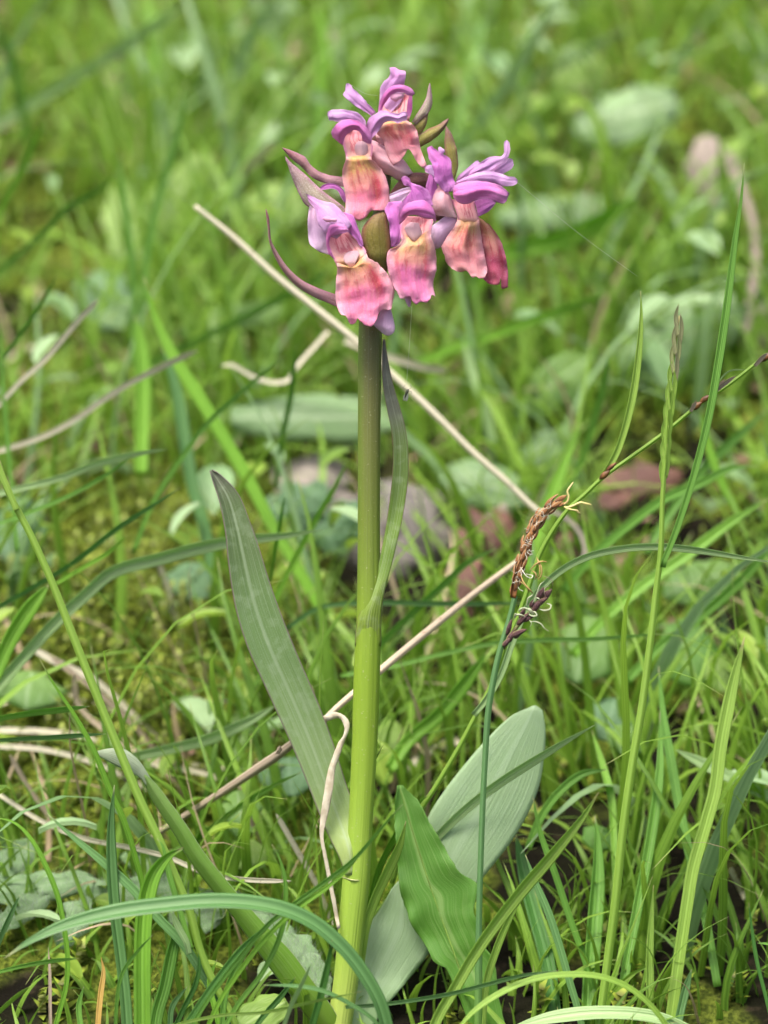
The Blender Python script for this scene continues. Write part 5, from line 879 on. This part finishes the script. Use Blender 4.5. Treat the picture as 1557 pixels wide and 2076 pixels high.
def keep(x, y, z, top):                  # bare and shaded places the photograph shows, kept free of tall growth
    P = np.c_[x, y, z]; q = P-CAMP; t = q@FW; px = 778.5+(q@RT)/t/KPX; py = 1038-(q@UP)/t/KPX
    k = np.ones(len(x), bool); k &= (t > .617) | ((t > .60) & (top < .03)) | (py > 2190+top*1e4*1.15)   # nothing tall nearer than the orchid
    for cx, cy, rx, ry in [(800, 1200, 150, 110), (790, 1330, 120, 60), (640, 1020, 90, 60), (620, 1140, 90, 60), (250, 1200, 190, 140), (1430, 1870, 90, 110), (1150, 1720, 60, 70), (560, 1560, 60, 50), (1470, 440, 70, 110), (250, 1700, 140, 90), (180, 1550, 170, 90)]:
        k &= ~((((px-cx)/rx)**2+((py-cy)/ry)**2 < 1) & (top > .012))
    for cx, cy, rx, ry in [(800, 1185, 130, 62), (1430, 1850, 60, 80), (1155, 1700, 35, 50), (640, 1010, 60, 30)]: k &= ~(((px-cx)/rx)**2+((py-cy)/ry)**2 < 1)
    return k, px, py
def grass(name, N, hr, wr, mat, label, seed, xr=(-.55, .55), yr=(-.22, 1.5), lean=.5, bend=.6, patch=None, seg=7, cat='grass', dens=None, turf=False):
    r = np.random.default_rng(seed); x = r.uniform(*xr, N); y = yr[0]+(yr[1]-yr[0])*r.random(N)**1.15
    if patch:
        pn = pixnoise(x, y, patch[0], seed); ok = pn > patch[1]+r.normal(0, .1, N); x, y = x[ok], y[ok]
    z = place(x, y); h = r.uniform(*hr, len(x))*(1-.35*r.random(len(x)))
    k, px, py = keep(x, y, z, h)
    if turf:
        h = h*np.where((px > 1050) | (px < 180), 1, .45); top_ = py-h*1e4; k = k & (py > 1850) | (py > 1850) & (px < 1290) & ~((px > 1080) & (px < 1230) & (py < 1900)) & ~((px > 470) & (px < 1010) & (top_ < 2020)) & ~((px < 640) & (top_ < 1930)) & ((px > 1030) | (py > 1960))
    if dens is not None: k &= r.random(len(x)) < dens(px, py)
    if not turf: k &= pixnoise(x, y, 17, 8.8)+.6*pixnoise(x, y, 41, 1.8)+r.normal(0, .06, len(x)) > np.where(py < 1150, -.14, -.26)
    x, y, z, h = x[k], y[k], z[k], h[k]; n = len(x)
    az = r.uniform(0, 2*np.pi, n); ln = r.gamma(2., lean/2, n).clip(0, 1.6); bd = r.uniform(.1, bend, n); w_ = r.uniform(*wr, n); fz = az+np.pi/2+r.normal(0, .6, n)
    s = np.linspace(0, 1, seg+1)[None]                                          # 0 root .. 1 tip
    th = ln[:, None]*(.35+.65*s)+bd[:, None]*s**2*1.3; ds = (h/seg)[:, None]
    dx = np.cumsum(np.c_[np.zeros(n), (np.sin(th)*ds)[:, :-1]], 1); dz = np.cumsum(np.c_[np.zeros(n), (np.cos(th)*ds)[:, :-1]], 1)
    sw = .12*h[:, None]*np.sin(s*3+az[:, None]*3)*s
    X = x[:, None]+dx*np.cos(az)[:, None]-sw*np.sin(az)[:, None]; Y = y[:, None]+dx*np.sin(az)[:, None]+sw*np.cos(az)[:, None]; Z = z[:, None]+dz-.002
    Z = np.maximum(Z, math.tan(SLOPE)*Y-.006+.003)
    prof = (1-s**2.2)*.9+.1*(1-s); prof[:, -1] = .03
    wd = w_[:, None]*prof*.5; sx, sy = np.cos(fz)[:, None], np.sin(fz)[:, None]
    L = np.stack([X-wd*sx, Y-wd*sy, Z], -1); Rr = np.stack([X+wd*sx, Y+wd*sy, Z], -1)
    nx = np.stack([-np.sin(fz), np.cos(fz), 0*fz], -1)[:, None]*(wd*.5)[..., None]; Cc = np.stack([X, Y, Z], -1)+nx
    V = np.stack([L, Cc, Rr], 2)                                                # n, seg+1, 3, 3
    base = (np.arange(n)*(seg+1)*3)[:, None, None]+(np.arange(seg)*3)[None, :, None]+np.arange(2)[None, None]
    F = np.stack([base, base+1, base+4, base+3], -1).reshape(-1, 4)
    uv = np.stack(np.broadcast_arrays(np.array([0, .5, 1])[None, None], (1-s)[..., None]), -1); uv = np.broadcast_to(uv, (n, seg+1, 3, 2)).reshape(-1, 2)
    tone = np.repeat((r.random(n)*.55+.5*(1.5*pixnoise(x, y, 13, 3.3)+.45)).clip(0, 1), (seg+1)*3)
    o = link_mesh(name, V.reshape(-1, 3), F, mat, origin=(0, 0, 0), uv=uv, tone=tone); return tag(o, label, cat, None, 'stuff')
gm1 = blade_mat('meadow_grass', (.036, .115, .012), (.235, .41, .042), tip=(.35, .38, .14), attr=True, tipat=.1, veins=3)
gm2 = blade_mat('meadow_grass_bluish', (.09, .20, .06), (.26, .40, .19), attr=True, veins=3)
gm3 = blade_mat('meadow_straw', (.22, .14, .08), (.55, .45, .30), attr=True, transl=.15, rough=.6)
DF = lambda px, py: np.clip(1.15-(py-900)/2600, .75, 1)*np.where((px < 500) & (py > 1000) & (py < 1700), .45, 1)
grass('grass', 31000, (.03, .10), (.0012, .0036), gm1, 'bright green meadow grass filling the background', 1, lean=.75, bend=1.1, dens=DF)
grass('short_grass', 18000, (.012, .035), (.001, .0024), gm1, 'short green grass close to the soil', 2, lean=.8, bend=.8, seg=5, dens=lambda px, py: np.where((px < 500) & (py > 950) & (py < 1750), .12, .8))
grass('long_grass', 3000, (.07, .15), (.0014, .0034), gm1, 'long arching grass blades crossing in the meadow', 15, yr=(.05, 1.5), lean=1.1, bend=1.0, seg=9, dens=lambda px, py: np.where(py < 1250, 1, .25)*np.where((px > 560) & (px < 1100) & (py > 900) & (py < 1300), .2, 1))
grass('thin_grass', 14000, (.025, .075), (.0007, .0016), gm1, 'thin wiry green grass low in the turf', 12, yr=(-.05, .5), lean=.8, bend=1.2, dens=lambda px, py: np.where((px < 520) & (py > 950) & (py < 1700), .3, 1))
grass('front_turf', 3600, (.012, .048), (.0008, .0024), gm1, 'tangled green turf along the bottom edge', 14, xr=(-.25, .25), yr=(-.09, .05), lean=.6, bend=1.2, turf=True)
grass('bluish_grass', 2600, (.04, .12), (.002, .005), gm2, 'pale bluish grass blades among the green', 3, lean=.9, bend=1.2, dens=DF)
grass('dry_grass', 3500, (.02, .08), (.0008, .002), gm3, 'thin dry straw scattered among the grass', 4, lean=1.3, bend=.5)
# moss
def moss(name, N, mat, label, seed, dens):
    r = np.random.default_rng(seed); x = r.uniform(-.45, .45, N); y = r.uniform(-.15, 1.1, N); z = place(x, y); k, px, py = keep(x, y, z, np.full(N, .005)); k &= r.random(N) < dens(px, py, x, y)
    x, y, z, px, py = x[k], y[k], z[k], px[k], py[k]; n = len(x); hh = r.uniform(.004, .012, n)+.012*np.exp(-(((px-230)/260)**2+((py-1330)/260)**2)); R = r.uniform(.0022, .0048, n)
    q = 11; V = np.empty((n, q, 3, 3)); ph = r.uniform(0, 6.28, (n, q)); lv = np.linspace(.2, 1, q)[None]+0*ph; up = .05+.7*lv+r.normal(0, .15, (n, q))
    c = np.stack([x[:, None]+0*ph, y[:, None]+0*ph, z[:, None]+hh[:, None]*lv-.002], -1)
    d = np.stack([np.cos(ph), np.sin(ph), up], -1); d = d/np.linalg.norm(d, axis=-1, keepdims=True)*R[:, None, None]*(1.15-.5*lv)[..., None]
    s = np.stack([-np.sin(ph), np.cos(ph), 0*ph], -1)*(R*.27)[:, None, None]
    V[:, :, 0] = c-s; V[:, :, 1] = c+s; V[:, :, 2] = c+d
    uv = np.broadcast_to(np.array([[0, 1], [1, 1], [.5, 0]], float), (n, q, 3, 2)).reshape(-1, 2); tone = np.repeat(r.random(n), q*3)
    o = link_mesh(name, V.reshape(-1, 3), np.arange(n*q*3).reshape(-1, 3), mat, origin=(0, 0, 0), uv=uv, tone=tone); return tag(o, label, 'moss', None, 'stuff')
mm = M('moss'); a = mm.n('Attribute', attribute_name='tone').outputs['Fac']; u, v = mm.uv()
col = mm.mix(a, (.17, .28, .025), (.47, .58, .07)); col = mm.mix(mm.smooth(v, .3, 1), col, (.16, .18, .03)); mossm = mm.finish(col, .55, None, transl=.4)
def md(px, py, x, y):
    a = np.exp(-(((px-230)/260)**2+((py-1380)/330)**2)); b = np.exp(-(((px-1330)/220)**2+((py-110)/150)**2))
    return np.clip(.12+.25*(py < 900)+1.2*a+1.0*b+.5*pixnoise(x, y, 9, 5.), .05, 1)*np.where(py > 1700, .3, 1)
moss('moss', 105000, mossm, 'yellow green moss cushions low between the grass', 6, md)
# ground cover leaves
def cover(name, N, mat, label, seed, cat='ground cover', rr=(.0025, .006), zr=(.004, .03), far_only=False):
    r = np.random.default_rng(seed); x = r.uniform(-.5, .5, N); y = -.03+1.3*r.random(N); z0 = place(x, y); zt = r.uniform(*zr, N); k, px, py = keep(x, y, z0, zt)
    pn = pixnoise(x, y, 11, seed); k &= pn+r.normal(0, .1, N) > (.02 if 'pale' in name else -.08)
    if far_only: k &= (py < 1350) | (r.random(N) < .15)
    x, y, z0, zt = x[k], y[k], z0[k], zt[k]; n = len(x); R = r.uniform(*rr, n); nu, nv = 3, 6; s = np.linspace(0, 1, nv)
    pr = np.sin(np.pi*np.clip(s*.93+.05, 0, 1))**.7; az = r.uniform(0, 6.28, n); el = r.uniform(-.3, .9, n)
    D = np.stack([np.cos(az)*np.cos(el), np.sin(az)*np.cos(el), np.sin(el)], -1); Sd = np.stack([-np.sin(az), np.cos(az), r.normal(0, .3, n)], -1); Nn = np.cross(D, Sd)
    asp = r.uniform(.3, .75, n)
    V = np.empty((n, nv, nu, 3)); c = np.stack([x, y, z0+zt], -1)
    for i in range(nv):
        for j in range(nu):
            u = j-1; V[:, i, j] = c+D*(s[i]*2*R)[:, None]+Sd*(u*pr[i]*R*asp)[:, None]+Nn*((-.25*R*(s[i]*2-1)**2)+.2*R*abs(u))[:, None]
    base = (np.arange(n)*nu*nv)[:, None, None]+(np.arange(nv-1)*nu)[None, :, None]+np.arange(nu-1)[None, None]
    F = np.stack([base, base+1, base+nu+1, base+nu], -1).reshape(-1, 4)
    uv = np.stack(np.meshgrid(np.linspace(0, 1, nu), s), -1); uv = np.broadcast_to(uv, (n, nv, nu, 2)).reshape(-1, 2)
    o = link_mesh(name, V.reshape(-1, 3), F, mat, origin=(0, 0, 0), uv=uv, tone=np.repeat(r.random(n), nu*nv)); return tag(o, label, cat, None, 'stuff')
cv1 = blade_mat('cover_leaf', (.07, .16, .02), (.25, .38, .045), attr=True, veins=2); cv2 = blade_mat('cover_leaf_pale', (.16, .31, .12), (.34, .48, .26), attr=True, veins=2)
cover('ground_cover', 5200, cv1, 'small green leaves of low plants in the meadow', 8, zr=(.004, .045))
cover('pale_ground_cover', 2600, cv2, 'pale greyish leaves of low plants in the meadow', 9, rr=(.003, .009), zr=(.006, .05))
cover('leaf_litter', 3800, blade_mat('litter', (.10, .05, .03), (.36, .24, .17), attr=True, transl=.1, rough=.7), 'brown leaf litter on the soil', 10, 'leaf litter', zr=(.001, .006), rr=(.002, .006), far_only=True)
